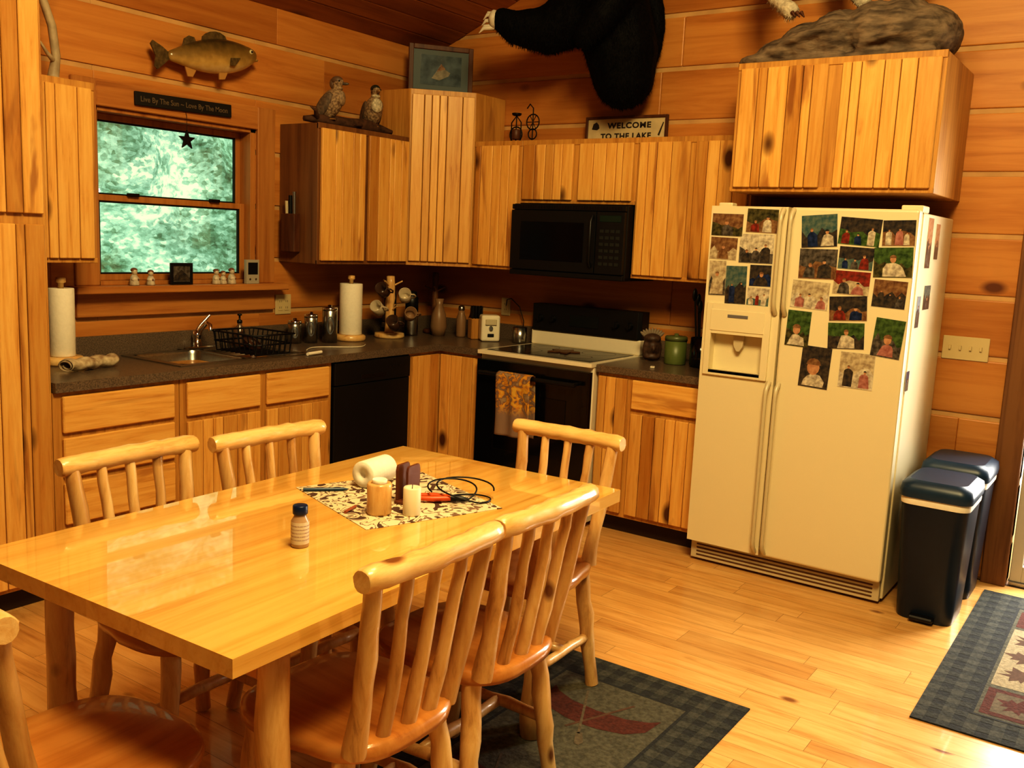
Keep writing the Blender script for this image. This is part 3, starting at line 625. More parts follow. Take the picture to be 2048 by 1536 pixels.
# ---------------- table objects ----------------
TZ=.7622
pm,nt,bs=newmat('placemat_print'); N=nt.nodes.new; L=nt.links
tc=N('ShaderNodeTexCoord'); nz=N('ShaderNodeTexNoise'); nz.inputs['Scale'].default_value=14; nz.inputs['Detail'].default_value=2; nz.inputs['Distortion'].default_value=1.6; L.new(tc.outputs['Object'],nz.inputs['Vector'])
cr=N('ShaderNodeValToRGB'); cr.color_ramp.interpolation='CONSTANT'; e=cr.color_ramp.elements; e[0].position=0;e[0].color=(.10,.05,.03,1);e[1].position=.43;e[1].color=(.70,.60,.40,1); q=e.new(.50);q.color=(.70,.58,.38,1); q=e.new(.56);q.color=(.22,.13,.08,1); q=e.new(.61);q.color=(.72,.62,.42,1)
L.new(nz.outputs['Fac'],cr.inputs[0]); L.new(cr.outputs[0],bs.inputs['Base Color']); bs.inputs['Roughness'].default_value=.9
b=B(); b.box(-.225,.225,-.24,.24,0,.002); obj(b,'placemat',pm,loc=(-2.90,-2.33,TZ),rot=(0,0,-.34),bevel=.0008,label='cream placemat with dark wildlife print on the table',cat='placemat')
PZ=TZ+.0022
r=root('pill_bottle','small white labelled vitamin bottle with dark blue cap','bottle',(-3.40,-2.45,TZ))
b=B(); b.lathe([(.020,0),(.0225,.003),(.0225,.068),(.016,.080),(.015,.088)]); obj(b,'bottle_body',plain('amber_bottle',(.50,.34,.20),.25,noise=.1),r)
b=B(); b.lathe([(.0228,.010),(.0229,.011),(.0229,.066),(.0228,.067)],cap=False);
for i in range(5): b.lathe([(.0230,.020+i*.009),(.0231,.0205+i*.009),(.0231,.022+i*.009),(.0230,.0225+i*.009)],mi=1,cap=False)
obj(b,'paper_label',[plain('label_paper',(.66,.58,.46),.6),plain('lab',(.30,.16,.14),.6,nscale=400,col2=(.58,.50,.40))],r)
b=B(); b.lathe([(.0185,.086),(.019,.088),(.019,.106),(.0175,.108),(0,.108)],seg=30); obj(b,'cap',plain('blue_cap',(.008,.02,.07),.35),r)
r=root('log_candle_holder','small peeled log candle holder with metal tealight','candle holder',(-3.06,-2.405,PZ))
b=B(); b.lathe([(.033,0),(.036,.006),(.035,.045),(.036,.085),(.033,.091),(.024,.091),(.024,.085),(0,.085)],seg=24); obj(b,'holder',logM,r)
b=B(); b.lathe([(.021,.0855),(.0215,.100),(.019,.102),(.0185,.097),(0,.097)]); obj(b,'tealight',white,r)
b=B(); b.lathe([(.024,0),(.0255,.004),(.0255,.078),(.023,.082),(.014,.078),(0,.076)]); b.tube([(0,0,.075),(.001,0,.088)],.0012,6,1)
obj(b,'pillar_candle',[plain('wax',(.82,.72,.52),.5),black],loc=(-3.005,-2.48,PZ),label='short white pillar candle on the placemat',cat='candle')
r=root('napkin_holder','reddish brown wooden napkin holder on the placemat','napkin holder',(-2.915,-2.385,PZ),.15)
b=B(); b.box(-.04,.04,-.022,.022,0,.01); obj(b,'base',redwood,r,bevel=.002)
for yy in (-.022,.014):
    b=B(); b.prismy([(-.032,.01),(.032,.01),(.034,.10),(.030,.112),(.026,.116),(-.026,.116),(-.030,.112),(-.034,.10)],yy,yy+.008); obj(b,'side_panel',redwood,r,bevel=.001)
b=B(); b.lathe([(.0,.012),(.012,.010),(.013,0),(.040,0),(.0425,.004),(.0425,.126),(.040,.13),(.013,.13),(.012,.12),(.0,.12)],seg=28,cap=True)
obj(b,'paper_towel_roll',white,loc=(-2.90,-2.185,PZ+.0435),rot=(PI/2,0,PI/2+.12),label='short white paper roll lying on the placemat',cat='paper towel')
b=B(); pth=[]
for i in range(90):
    t=i/89; a=t*5.2*PI; R0=.055+.022*math.sin(a*.37+1); pth.append((R0*math.cos(a)*1.3+.02*math.sin(a*.3),R0*math.sin(a),.004+(.045*max(0,math.sin(a*.5+.6)))))
b.tube(pth,.0026,8); obj(b,'charging_cable',blackm,loc=(-2.775,-2.485,PZ),rot=(0,0,-.9),label='coiled thin black cable on the placemat',cat='cable')
r=root('pliers','orange handled tool lying on the placemat','tool',(-2.845,-2.455,PZ+.004),-.96)
orr=plain('orange_rubber',(.60,.10,.02),.4)
b=B(); b.tube([(-.07,.014,.009),(-.02,.018,.009),(.03,.005,.009)],[.007,.009,.008]); obj(b,'handle',orr,r)
b=B(); b.tube([(-.07,-.016,.009),(-.02,-.018,.009),(.03,-.005,.009)],[.007,.009,.008]); obj(b,'handle',orr,r)
b=B(); b.tube([(.03,0,.009),(.055,0,.009),(.085,0,.008)],[.010,.009,.003]); obj(b,'jaw',blackm,r)
b=B(); b.tube([(-.07,0,.006),(.05,0,.006),(.066,0,.006)],[.0055,.0055,.0015]); obj(b,'pen',plain('blue_pen',(.015,.05,.10),.3),loc=(-3.00,-2.13,PZ),rot=(0,0,-.75),label='dark blue pen lying on the placemat',cat='pen')
b=B(); b.tube([(-.03,0,.005),(.03,0,.005),(.04,0,.005)],[.0045,.0045,.0015]); obj(b,'pen',plain('red_pen',(.35,.1,.05),.3),loc=(-3.10,-2.33,PZ),rot=(0,0,.3),label='red pen lying on the placemat edge',cat='pen')
# ---------------- counter objects ----------------
CZ=.9145
def towel_stand(x,y,s=1,label=''):
    r=root('paper_towel_holder',label,'paper towel holder',(x,y,CZ))
    b=B(); b.lathe([(.085,0),(.09,.008),(.09,.028),(.08,.036),(0,.036)],seg=28); b.lathe([(.012,.03),(.012,.36),(.022,.365),(.02,.385),(0,.388)]); obj(b,'stand',logX,r)
    b=B(); b.lathe([(.02,.037),(.062*s,.037),(.064*s,.041),(.064*s,.335),(.062*s,.339),(.02,.339),(.02,.037)],seg=32,cap=False); obj(b,'paper_roll',white,r)
towel_stand(-2.72,-.17,.85,'wooden stand with white paper towel roll at the worktop end'); towel_stand(-.95,-.20,1.05,'wooden stand with white paper towel roll beside steel canisters')
b=B(); 
def clf(u,v):
    a=v*4*PI; R0=.012+.014*(1-v); return (-.13+.26*u+.006*math.sin(v*9),R0*math.cos(a)*1.5+.006*math.sin(u*12),.028+R0*math.sin(a)+.004*math.sin(u*20))
b.sheet(clf,30,40); obj(b,'folded_cloth',plain('cloth',(.66,.56,.38),.9,nscale=25,col2=(.30,.20,.12)),solid=.003,loc=(-2.72,-.38,CZ),rot=(0,0,.25),label='rolled patterned kitchen cloth on the worktop',cat='cloth')
for i,(x,y,h,rr) in enumerate(((-1.325,-.13,.13,.038),(-1.235,-.165,.165,.038),(-1.13,-.21,.205,.044))):
    r=root('canister',('short','medium','tall')[i]+' stainless steel canister with round label','canister',(x,y,CZ),0,group='steel canisters')
    b=B(); b.lathe([(rr,0),(rr,h-.02),(rr*.96,h-.018)],seg=28); obj(b,'body',steel,r)
    b=B(); b.lathe([(rr*1.02,h-.02),(rr*1.02,h-.004),(rr*.9,h),(.012,h),(.012,h+.012),(0,h+.014)],seg=28); obj(b,'lid',chrome,r)
    b=B(); pts=[]
    for k in range(16):
        t=2*PI*k/16; zz=h*.5+h*.25*math.sin(t); ang=-2.25+.5*math.cos(t); pts.append((math.cos(ang)*(rr+.001),math.sin(ang)*(rr+.001),zz))
    b.add(pts,[tuple(range(16))]); obj(b,'oval_label',plain('can_label%d'%i,(.10,.11,.13),.4),r)
def mug(par,loc,rot,col):
    b=B(); b.lathe([(.0,.002),(.030,0),(.036,.01),(.038,.085),(.035,.085),(.033,.012),(0,.008)],seg=20); b.tube([(.036,0,.07),(.055,0,.07),(.065,0,.045),(.055,0,.02),(.036,0,.018)],.005,8)
    o=obj(b,'mug',col,None,loc=loc,rot=rot,label='coffee mug hanging on the wooden mug tree',cat='mug',group='mugs on the mug tree')
def mugtree(x,y,label,h=.38,mugs=True):
    r=root('mug_tree',label,'mug rack',(x,y,CZ))
    b=B(); b.lathe([(.09,0),(.095,.01),(.09,.03),(.0,.032)],seg=24); obj(b,'base',logX,r)
    b=B(); b.log((0,0,.03),(0,0,h),.03,.027); obj(b,'post',logM,r)
    for k in range(6):
        a=k*PI/3+.3; z=h*(.45+.4*(k%2)); b=B(); b.tube([(.02*math.cos(a),.02*math.sin(a),z),(.075*math.cos(a),.075*math.sin(a),z+.03)],[.006,.005],8); obj(b,'peg',logM,r)
mugtree(-.63,-.22,'peeled log mug tree holding several mugs')
mw=plain('mug_white',(.50,.42,.30),.3); mb=plain('mug_brown',(.08,.04,.025),.3); mt=plain('mug_tan',(.28,.17,.09),.35)
for (dx,dy,dz,c,rx) in ((-.115,-.03,.17,mw,1.1),(-.07,-.11,.08,mb,1.0),(.05,-.12,.14,mt,1.2),(-.10,-.05,.28,mb,1.1),(.0,-.125,.25,mw,1.1)):
    mug(None,(-.63+dx,-.22+dy,CZ+dz),(rx,0,-.9+dx*3),c)
def bottle(name,x,y,prof,mat,label,cat,parts=()):
    r=root(name,label,cat,(x,y,CZ)); b=B(); b.lathe(prof,seg=24); obj(b,'body',mat,r)
    for (nm,pf,mt_) in parts:
        b=B(); b.lathe(pf,seg=20); obj(b,nm,mt_,r)
bottle('thermos',-.40,-.20,[(.042,0),(.043,.01),(.043,.15),(.041,.155)],steel,'steel and black thermos bottle on the worktop','thermos',[('lid',[(.042,.156),(.042,.24),(.032,.25),(.03,.28),(0,.285)],blackm)])
bottle('coffee_grinder',-.52,-.12,[(.05,0),(.05,.12),(.04,.13),(.04,.26),(.03,.30),(0,.31)],black,'black coffee grinder on the worktop','coffee grinder',[('steel_band',[(.051,.05),(.0515,.052),(.0515,.08),(.051,.082)],steel)])
bottle('vase',-.27,-.32,[(.04,0),(.055,.06),(.045,.14),(.022,.2),(.03,.24),(.028,.24)],mt,'tan ceramic vase standing in the corner','vase')
r=root('mug_tree','small dark wooden mug tree standing in the worktop corner','mug rack',(-.17,-.20,CZ))
b=B(); b.lathe([(.07,0),(.075,.01),(.07,.025),(0,.027)]); obj(b,'base',darkwood,r)
b=B(); b.log((0,0,.02),(0,0,.40),.022,.02); obj(b,'post',sideM,r)
for k in range(4):
    a=k*PI/2+.6; b=B(); b.tube([(.015*math.cos(a),.015*math.sin(a),.28),(.07*math.cos(a),.07*math.sin(a),.31)],[.006,.005],8); obj(b,'peg',sideM,r)
for (x,y,c) in ((-.20,-.45,mt),(-.14,-.50,darkwood)):
    bottle('spice_jar',x,y,[(.03,0),(.032,.01),(.032,.12),(.022,.15),(.02,.17)],c,'glass oil jar with stopper on the worktop','jar',[('stopper',[(.018,.17),(.022,.18),(.018,.20),(0,.205)],steel)])
r=root('knife_block','wooden knife block with black handled knives','knife block',(-.20,-.575,CZ),-.6)
b=B(); b.box(-.045,.045,-.04,.04,0,.13); obj(b,'block',cabD,r,bevel=.004)
for i in range(4):
    b=B(); b.box(-.036+i*.020,-.026+i*.020,-.018,.018,.13,.21); obj(b,'knife',blackm,r,bevel=.002)
r=root('can_opener','white electric can opener on the worktop','can opener',(-.23,-.70,CZ),-.75)
b=B(); b.box(-.06,.06,-.05,.05,0,.165); obj(b,'housing',whitem,r,bevel=.015,seg=4)
b=B(); b.box(-.035,.035,-.062,-.051,.105,.14,0); b.tube([(0,-.052,.085),(0,-.066,.085)],[.014,.012],16,1); b.box(-.02,.02,-.056,-.051,.03,.05,2); obj(b,'cutting_head',[creamd,steel,blackm],r,bevel=.002)
bottle('steel_cup',-.16,-.885,[(.036,0),(.042,.01),(.046,.10),(.043,.10),(.038,.012),(0,.01)],steel,'small steel cup beside the stove','cup')
b=B(); b.tube([(-.03,-.68,1.13),(-.05,-.70,1.17),(-.06,-.74,1.18),(-.05,-.80,1.13),(-.04,-.83,1.04),(-.035,-.82,.94),(-.05,-.79,.922),(-.08,-.79,.918)],.003,6); obj(b,'power_cord',blackm,label='thin black power cord looping on the wall',cat='cord')
r=root('dish_rack','black wire dish rack in the sink','dish rack',(-1.80,-.345,.925))
b=B()
for i in range(9):
    y=-.15+i*.0375; b.tube([(-.11,y,.0),(-.13,y,.10)],.0035,6); b.tube([(.11,y,.0),(.13,y,.10)],.0035,6); b.tube([(-.11,y,0),(.11,y,0)],.0035,6)
for i in range(7):
    x=-.11+i*.0367; b.tube([(x,-.15,0),(x,-.165,.10)],.0035,6); b.tube([(x,.15,0),(x,.165,.10)],.0035,6)
for z,k in ((.10,1.15),(.05,1.06)):
    b.tube([(-.113*k,-.15*(k-.04),z),(.113*k,-.15*(k-.04),z),(.113*k,.15*(k-.04),z),(-.113*k,.15*(k-.04),z)],.0045,6,closed=True)
obj(b,'wire_frame',blackm,r)
b=B(); b.lathe([(0,0),(.04,.002),(.06,.03),(.062,.032),(.04,.008),(0,.006)],seg=24); obj(b,'bowl',mb,loc=(-1.78,-.29,.945),rot=(.5,.3,0),label='dark bowl drying in the rack',cat='bowl')
bottle('soap_dispenser',-1.70,-.115,[(.028,.006),(.03,.015),(.03,.10),(.012,.12),(.012,.13)],plain('amber_soap',(.16,.10,.07),.2),'soap dispenser bottle with pump behind the sink','soap dispenser',[('pump',[(.010,.13),(.014,.132),(.014,.145),(.005,.15),(.005,.17),(.012,.172),(.012,.18),(0,.182)],blackm)])
b=B(); b.tube([(-.06,0,.011),(.06,0,.011)],.009,10); obj(b,'dish_brush',white,loc=(-1.60,-.585,CZ),rot=(0,0,.2),label='small white brush lying at the sink edge',cat='brush')
b=B(); b.tube([(-1.50+.45*t/14,-.42+.06*math.sin(t*.45),.918) for t in range(15)],.003,6); obj(b,'sprayer_cord',whitem,label='pale cord lying along the worktop by the sink',cat='cord')
r=root('head_figurine','carved head figurine wearing a headdress','figurine',(-.22,-1.83,CZ),-.9)
b=B(); b.ell((0,0,.075),(.045,.05,.062)); b.ell((0,-.045,.07),(.010,.016,.022)); b.ell((0,0,.024),(.05,.05,.022)); b.ell((0,.0,.125),(.05,.052,.03)); b.ell((-.035,-.01,.064),(.02,.02,.06)); b.ell((.035,-.01,.064),(.02,.02,.06)); obj(b,'carved_head',plain('carving',(.10,.055,.035),.55,noise=.5,nscale=40,bump=.3),r,remesh=.005)
b=B()
for i in range(9): 
    a=-.9+i*.225; b.ell((.052*math.sin(a),.012,.12+.03*math.cos(a)),(.010,.006,.035),R=Matrix.Rotation(a,3,'Y'))
obj(b,'feather_band',plain('feathers',(.25,.20,.14),.7),r)
r=root('canister','round green canister with lid beside the refrigerator','canister',(-.24,-1.985,CZ))
b=B(); b.lathe([(.058,0),(.060,.005),(.060,.13)],seg=30); obj(b,'body',plain('green_tin',(.14,.18,.05),.4,noise=.1),r)
b=B(); b.lathe([(.062,.13),(.062,.15),(.055,.155),(.012,.155),(.012,.168),(0,.17)],seg=30); obj(b,'lid',plain('green_lid',(.12,.14,.05),.35),r)
r=root('utensil_crock','black crock full of dark cooking utensils','utensil holder',(-.25,-2.14,CZ))
b=B(); b.lathe([(.055,0),(.06,.01),(.06,.16),(.055,.16),(.052,.02),(0,.02)],seg=24); obj(b,'crock',black,r)
for i in range(6):
    a=i*1.05; b=B(); p1=(.055*math.cos(a),.055*math.sin(a),.33+.03*(i%3)); b.tube([(.02*math.cos(a),.02*math.sin(a),.03),p1],[.005,.006],8); b.ell(p1,(.022,.010,.035)); obj(b,'utensil',blackm,r)
b=B(); b.box(-.02,.02,-.012,.012,0,.008); obj(b,'phone_charger',whitem,bevel=.002,loc=(-.50,-1.98,CZ),rot=(0,0,.4),label='tiny white gadget lying on the worktop',cat='gadget')
def outlet(loc,rz,n,label):
    r=root('wall_outlet',label,'outlet',loc,rz); w=.07+.046*(n-1); iv=plain('ivory',(.60,.48,.26),.4)
    b=B(); b.box(-w/2,w/2,-.006,0,-.057,.057); obj(b,'cover_plate',iv,r,bevel=.002)
    for i in range(n):
        x=-(n-1)*.023+i*.046; b=B()
        if n>2 : b.box(x-.005,x+.005,-.016,-.006,-.008,.012,0)
        else:
            b.box(x-.016,x+.016,-.009,-.006,-.035,.035,0)
            for z in (-.018,.018): b.box(x-.008,x-.005,-.0095,-.008,z-.006,z+.006,1); b.box(x+.005,x+.008,-.0095,-.008,z-.006,z+.006,1)
        obj(b,'switch' if n>2 else 'socket',[iv,blackm],r,bevel=.001)
outlet((-1.30,0,1.125),0,2,'ivory double outlet plate on the log wall')
outlet((0,-3.40,1.13),RB,4,'ivory four-gang light switch plate on the log wall')
outlet((0,-.66,1.12),RB,1,'ivory outlet above the worktop')
# ---------------- sill objects ----------------
SZ=1.2505
fw=plain('porcelain',(.66,.58,.44),.35,noise=.3,nscale=60); fb=plain('porcelain_brown',(.20,.09,.05),.4)
for i,(x,s) in enumerate(((-2.28,.085),(-2.19,.075),(-1.80,.08),(-1.755,.07),(-1.70,.085))):
    r=root('figurine','small white and brown porcelain figurine on the window sill','figurine',(x,-.05,SZ),random.uniform(-.5,.5),group='sill figurines')
    b=B(); b.lathe([(.26*s,0),(.28*s,.05*s),(.22*s,.45*s),(.12*s,.62*s)],seg=16); b.ell((0,-.1*s,.35*s),(.26*s,.15*s,.15*s)); b.ell((0,-.02*s,.78*s),(.17*s,.17*s,.19*s)); obj(b,'body',fw,r)
    b=B(); b.ell((0,.03*s,.88*s),(.2*s,.19*s,.13*s)); b.ell((.1*s,-.2*s,.35*s),(.07*s,.07*s,.07*s)); obj(b,'hat',fb,r)
r=root('picture_frame','small black framed photo standing on the window sill','picture frame',(-2.01,-.045,SZ),0)
b=B()
for q in rects_minus(-.065,.065,0,.11,[(-.05,.05,.015,.095)]): b.box(q[0],q[1],-.006,.006,q[2],q[3])
b.box(-.015,.015,.006,.035,0,.06); obj(b,'frame',blackm,r,bevel=.001)
b=B(); b.box(-.05,.05,-.002,.002,.015,.095,0); b.prismy([(-.05,.02),(.05,.02),(.03,.05),(.0,.075),(-.04,.045)],-.003,-.002,1); obj(b,'print',[PM['grey'],PM['dark']],r)
b=B(); b.box(-.043,.043,-.011,.011,0,.13,0); b.box(-.033,.033,-.012,-.010,.05,.115,1); b.tube([(-.02,-.011,.025),(-.02,-.013,.025)],.006,8,2); b.tube([(.02,-.011,.025),(.02,-.013,.025)],.006,8,2)
obj(b,'weather_radio',[plain('sil',(.42,.38,.3),.35),blackm,steel],bevel=.004,loc=(-1.57,-.055,SZ),label='small silver electronic device standing on the window sill',cat='device')
def text(body,size,mat,parent,loc,rot=(PI/2,0,0),name='lettering',ext=.0008,sx=1,bold=0,space=1):
    cu=bpy.data.curves.new('t','FONT'); cu.body=body; cu.size=size; cu.extrude=ext; cu.align_x='CENTER'; cu.align_y='CENTER'; cu.offset=bold; cu.space_character=space
    t=bpy.data.objects.new('t',cu); COL.objects.link(t); bpy.context.view_layer.update()
    me=bpy.data.meshes.new_from_object(t.evaluated_get(bpy.context.evaluated_depsgraph_get())); bpy.data.objects.remove(t)
    me.materials.clear(); me.materials.append(mat); o=bpy.data.objects.new(name,me); COL.objects.link(o); o.parent=parent; o.location=loc; o.rotation_euler=rot; o.scale=(sx,1,1); return o
r=root('wall_sign','long narrow black wooden sign with tan lettering above the window','sign',(-1.97,-.024,2.145),0)
r.rotation_euler=(0,-.02,0)
b=B(); b.box(-.28,.28,-.014,0,-.032,.032); obj(b,'board',plain('sign_black',(.012,.010,.008),.6),r,bevel=.002)
text('Live By The Sun ~ Love By The Moon',.036,plain('sign_tan',(.17,.12,.07),.6),r,(0,-.0145,-.002),bold=.0002,sx=.92)
r=root('star_ornament','dark metal star ornament hanging in the window','ornament',(-1.96,-.03,1.975))
pts=[((.05 if k%2==0 else .02)*math.sin(k*PI/5),(.05 if k%2==0 else .02)*math.cos(k*PI/5)) for k in range(10)]
b=B(); b.prismy(pts[::-1],-.006,.006); obj(b,'star',iron,r,bevel=.001); b=B(); b.tube([(0,0,.05),(0,0,.12),(0,.008,.135)],.0012,6); obj(b,'cord',iron,r)
r=root('knife_rack','dark wooden knife rack mounted on the cabinet side','knife rack',(-1.332,-.12,1.56),0)
b=B(); b.box(-.045,0,-.055,.055,-.13,.08); obj(b,'block',darkwood,r,bevel=.003)
for i,(y,hh) in enumerate(((-.03,.12),(0,.10),(.03,.07))):
    b=B(); b.tube([(-.022,y,.08),(-.024,y,.08+hh)],[.009,.011],10); obj(b,'knife',[steel,blackm,creamd][i],r)
# ---------------- fish ----------------
fish_m,nt,bs=newmat('walleye_skin'); N=nt.nodes.new; L=nt.links
tc=N('ShaderNodeTexCoord'); sp=N('ShaderNodeSeparateXYZ'); L.new(tc.outputs['Object'],sp.inputs[0])
nz=N('ShaderNodeTexNoise'); nz.inputs['Scale'].default_value=24; L.new(tc.outputs['Object'],nz.inputs['Vector'])
ad=N('ShaderNodeMath'); ad.operation='MULTIPLY_ADD'; L.new(nz.outputs['Fac'],ad.inputs[0]); ad.inputs[1].default_value=.06; L.new(sp.outputs['Z'],ad.inputs[2])
mr=N('ShaderNodeMapRange'); mr.inputs['From Min'].default_value=-.05; mr.inputs['From Max'].default_value=.12; L.new(ad.outputs[0],mr.inputs['Value'])
cr=N('ShaderNodeValToRGB'); e=cr.color_ramp.elements; e[0].position=.0;e[0].color=(.70,.54,.30,1);e[1].position=.88;e[1].color=(.05,.036,.014,1); q=e.new(.25);q.color=(.52,.34,.11,1); q=e.new(.5);q.color=(.26,.16,.045,1)
L.new(mr.outputs[0],cr.inputs[0]); L.new(cr.outputs[0],bs.inputs['Base Color']); bs.inputs['Roughness'].default_value=.3; bs.inputs['Coat Weight'].default_value=.5
r=root('mounted_fish','mounted walleye fish on the log wall above the window','fish mount',(-1.86,-.07,2.395),0); r.rotation_euler=(0,-.16,.0)
b=B(); prof=[(-.24,.022,.016,0),(-.20,.032,.022,0),(-.12,.060,.042,0),(-.02,.084,.058,0),(.08,.090,.062,0),(.16,.080,.058,0),(.22,.063,.047,.0),(.27,.044,.034,.004),(.305,.020,.018,.008)]
vs=[];seg=16
for (x,h,w,dz) in prof:
    for k in range(seg): a=2*PI*k/seg; vs.append((x,w*math.cos(a),dz+h*math.sin(a)))
fs=[(i*seg+k,i*seg+(k+1)%seg,(i+1)*seg+(k+1)%seg,(i+1)*seg+k) for i in range(len(prof)-1) for k in range(seg)]+[tuple(reversed(range(seg))),tuple(range((len(prof)-1)*seg,len(prof)*seg))]
b.add(vs,fs,0,.5,True); b.ell((.29,0,-.016),(.028,.018,.010)); obj(b,'body',fish_m,r,sub=1)
finm=plain('fin',(.15,.10,.04),.4,noise=.5,nscale=60); 
b=B(); b.prismy([(-.23,.014),(-.26,.04),(-.31,.070),(-.325,.055),(-.305,0),(-.32,-.05),(-.305,-.062),(-.26,-.035),(-.23,-.014)],-.004,.004); obj(b,'tail_fin',finm,r)
b=B(); b.prismy([(.13,.07),(.12,.098),(.09,.115),(.06,.120),(.03,.118),(0,.108),(-.02,.095),(-.03,.07)],-.003,.003); obj(b,'dorsal_fin',finm,r)
b=B(); b.prismy([(-.06,.06),(-.07,.088),(-.10,.096),(-.13,.082),(-.15,.04)],-.003,.003); obj(b,'dorsal_fin',finm,r)
bf=plain('belly_fin',(.45,.25,.08),.4)
b=B(); b.prismy([(-.08,-.06),(-.11,-.098),(-.14,-.095),(-.15,-.035)],-.003,.003); obj(b,'anal_fin',bf,r)
b=B(); b.prismy([(.10,-.07),(.07,-.112),(.035,-.112),(.04,-.07)],-.02,-.014); obj(b,'belly_fin',bf,r)
b=B(); b.prismy([(.15,-.01),(.11,-.048),(.08,-.046),(.09,-.01)],-.066,-.061); obj(b,'pectoral_fin',finm,r)
b=B(); b.ell((.245,-.040,.022),(.012,.006,.012)); obj(b,'eye',plain('fish_eye',(.6,.55,.35),.1,coat=1),r)
b=B(); b.ell((.245,-.0455,.022),(.006,.003,.006)); obj(b,'pupil',black,r)
b=B(); b.tube([(-.02,.0,0),(-.02,.069,0)],.012,8); obj(b,'wall_bracket',darkwood,r)
# ---------------- ducks on driftwood ----------------
r=root('driftwood','gnarled brown driftwood branch on top of the wall cabinet','driftwood',(-.96,-.17,2.133))
b=B(); b.tube([(-.33,.02,.03),(-.2,0,.04),(-.05,-.02,.035),(.1,-.03,.04),(.22,-.01,.035),(.31,-.05,.025)],[.015,.032,.03,.036,.03,.012],12,jit=.15); b.tube([(-.25,0,.04),(-.31,-.05,.075),(-.34,-.04,.09)],[.016,.011,.004],8,jit=.1); b.tube([(.05,-.02,.04),(.0,-.09,.03),(-.08,-.11,.02)],[.02,.014,.006],8,jit=.1); b.tube([(.15,-.01,.05),(.12,.05,.03),(.05,.08,.02)],[.02,.014,.006],8,jit=.1); obj(b,'branch',plain('driftwood',(.12,.055,.028),.8,noise=.6,nscale=25,bump=.5),r)
duckb=plain('duck_feathers',(.42,.30,.18),.7,nscale=80,col2=(.14,.085,.05),bump=.5)
def duck(x,label,face,drake):
    r=root('mounted_duck',label,'bird mount',(x,-.18,2.172),face)
    b=B(); Ry=Matrix.Rotation(math.radians(-58),3,'Y')
    b.ell((0,0,.088),(.095,.058,.062),R=Ry); b.ell((.030,0,.122),(.050,.052,.052)); b.ell((.034,0,.168),(.026,.025,.045)); b.ell((.042,0,.208),(.033,.027,.029)); b.ell((-.058,0,.008),(.052,.022,.014),R=Ry); b.ell((.0,.02,.03),(.012,.010,.03)); b.ell((.0,-.02,.03),(.012,.010,.03))
    obj(b,'body',duckb,r,remesh=.006)
    for s in (-1,1):
        b=B(); b.ell((-.024,s*.050,.078),(.080,.013,.034),R=Ry); obj(b,'wing',plain('wing%d'%drake,(.17,.115,.075),.6,noise=.5,nscale=50,bump=.4),r)
    b=B(); b.ell((.082,0,.200),(.024,.011,.008)); obj(b,'beak',plain('beak%d'%drake,(.35,.2,.08) if drake else (.12,.1,.08),.4),r)
    b=B(); b.ell((.036,0,.217),(.034,.028,.024)); b.ell((.010,0,.20),(.018,.016,.028)); obj(b,'crest',plain('crest%d'%drake,(.025,.028,.018) if drake else (.15,.095,.06),.5),r)
    b=B(); b.ell((.045,0,.174),(.025,.028,.013)); b.ell((.064,0,.12),(.020,.036,.042)); obj(b,'throat',plain('throat%d'%drake,(.66,.58,.42) if drake else (.44,.32,.20),.6,noise=.5,nscale=90),r)
    for s in (-1,1):
        b=B(); b.ell((.056,s*.0245,.212),(.005,.004,.005)); obj(b,'eye',black,r)
        b=B(); b.ell((.01,s*.02,.004),(.03,.014,.006)); obj(b,'foot',plain('foot%d'%drake,(.3,.15,.04),.6),r)
duck(-1.12,'mounted brown hen wood duck perched on driftwood',-1.1,0); duck(-.78,'mounted drake wood duck with white throat perched on driftwood',-2.0,1)
r=root('picture_frame','framed wildlife print leaning on top of the corner cabinet','picture frame',(-.27,-.27,2.425),-PI/4+.12); 
b=B()
for q in rects_minus(-.205,.205,0,.30,[(-.175,.175,.03,.27)]): b.box(q[0],q[1],-.012,.010,q[2],q[3])
b.box(-.02,.02,.01,.09,0,.12); fo=obj(b,'frame',darkwood,r,bevel=.003)
b=B(); b.box(-.175,.175,-.004,.0,.03,.27,0); b.box(-.13,.13,-.0055,-.004,.06,.24,1); 
b.prismy([(-.06,.10),(-.01,.09),(.05,.12),(.06,.14),(.02,.16),(-.03,.14)],-.007,-.0055,2); b.prismy([(-.03,.14),(.0,.19),(.03,.16)],-.0072,-.0055,3)
obj(b,'print',[plain('mat_board',(.15,.18,.18),.12,coat=1),plain('print_blue',(.14,.18,.20),.12,coat=1,noise=.5,nscale=14),plain('print_tan',(.32,.29,.22),.2,noise=.4),PM['brown']],r)
r=root('iron_candle_holder','small wrought iron candle holder with wheels on the cabinet top','candle holder',(-.19,-.865,2.133),RB)
b=B()
def circ(b,cx,cz,R0,y=0,rad=.004): b.tube([(cx+R0*math.cos(2*PI*k/20),y,cz+R0*math.sin(2*PI*k/20)) for k in range(20)],rad,6,closed=True)
circ(b,-.055,.05,.045); circ(b,.065,.12,.045); circ(b,.065,.05,.03)
for k in range(6): a=k*PI/3; b.tube([(.065,0,.12),(.065+.045*math.cos(a),0,.12+.045*math.sin(a))],.0025,6)
b.tube([(-.1,0,.004),(.1,0,.004)],.004,6); b.tube([(.065,0,.0),(.065,0,.2),(.04,0,.225),(.02,0,.2)],.004,6); b.tube([(-.055,0,0),(-.055,0,.16)],.004,6); b.tube([(-.09,0,.0),(-.09,0,.12),(-.055,0,.16),(-.02,0,.12),(-.02,0,0)],.004,6)
b.tube([(-.08,-.03,.003),(-.08,.03,.003)],.004,6);b.tube([(.08,-.03,.003),(.08,.03,.003)],.004,6)
obj(b,'iron_frame',iron,r)
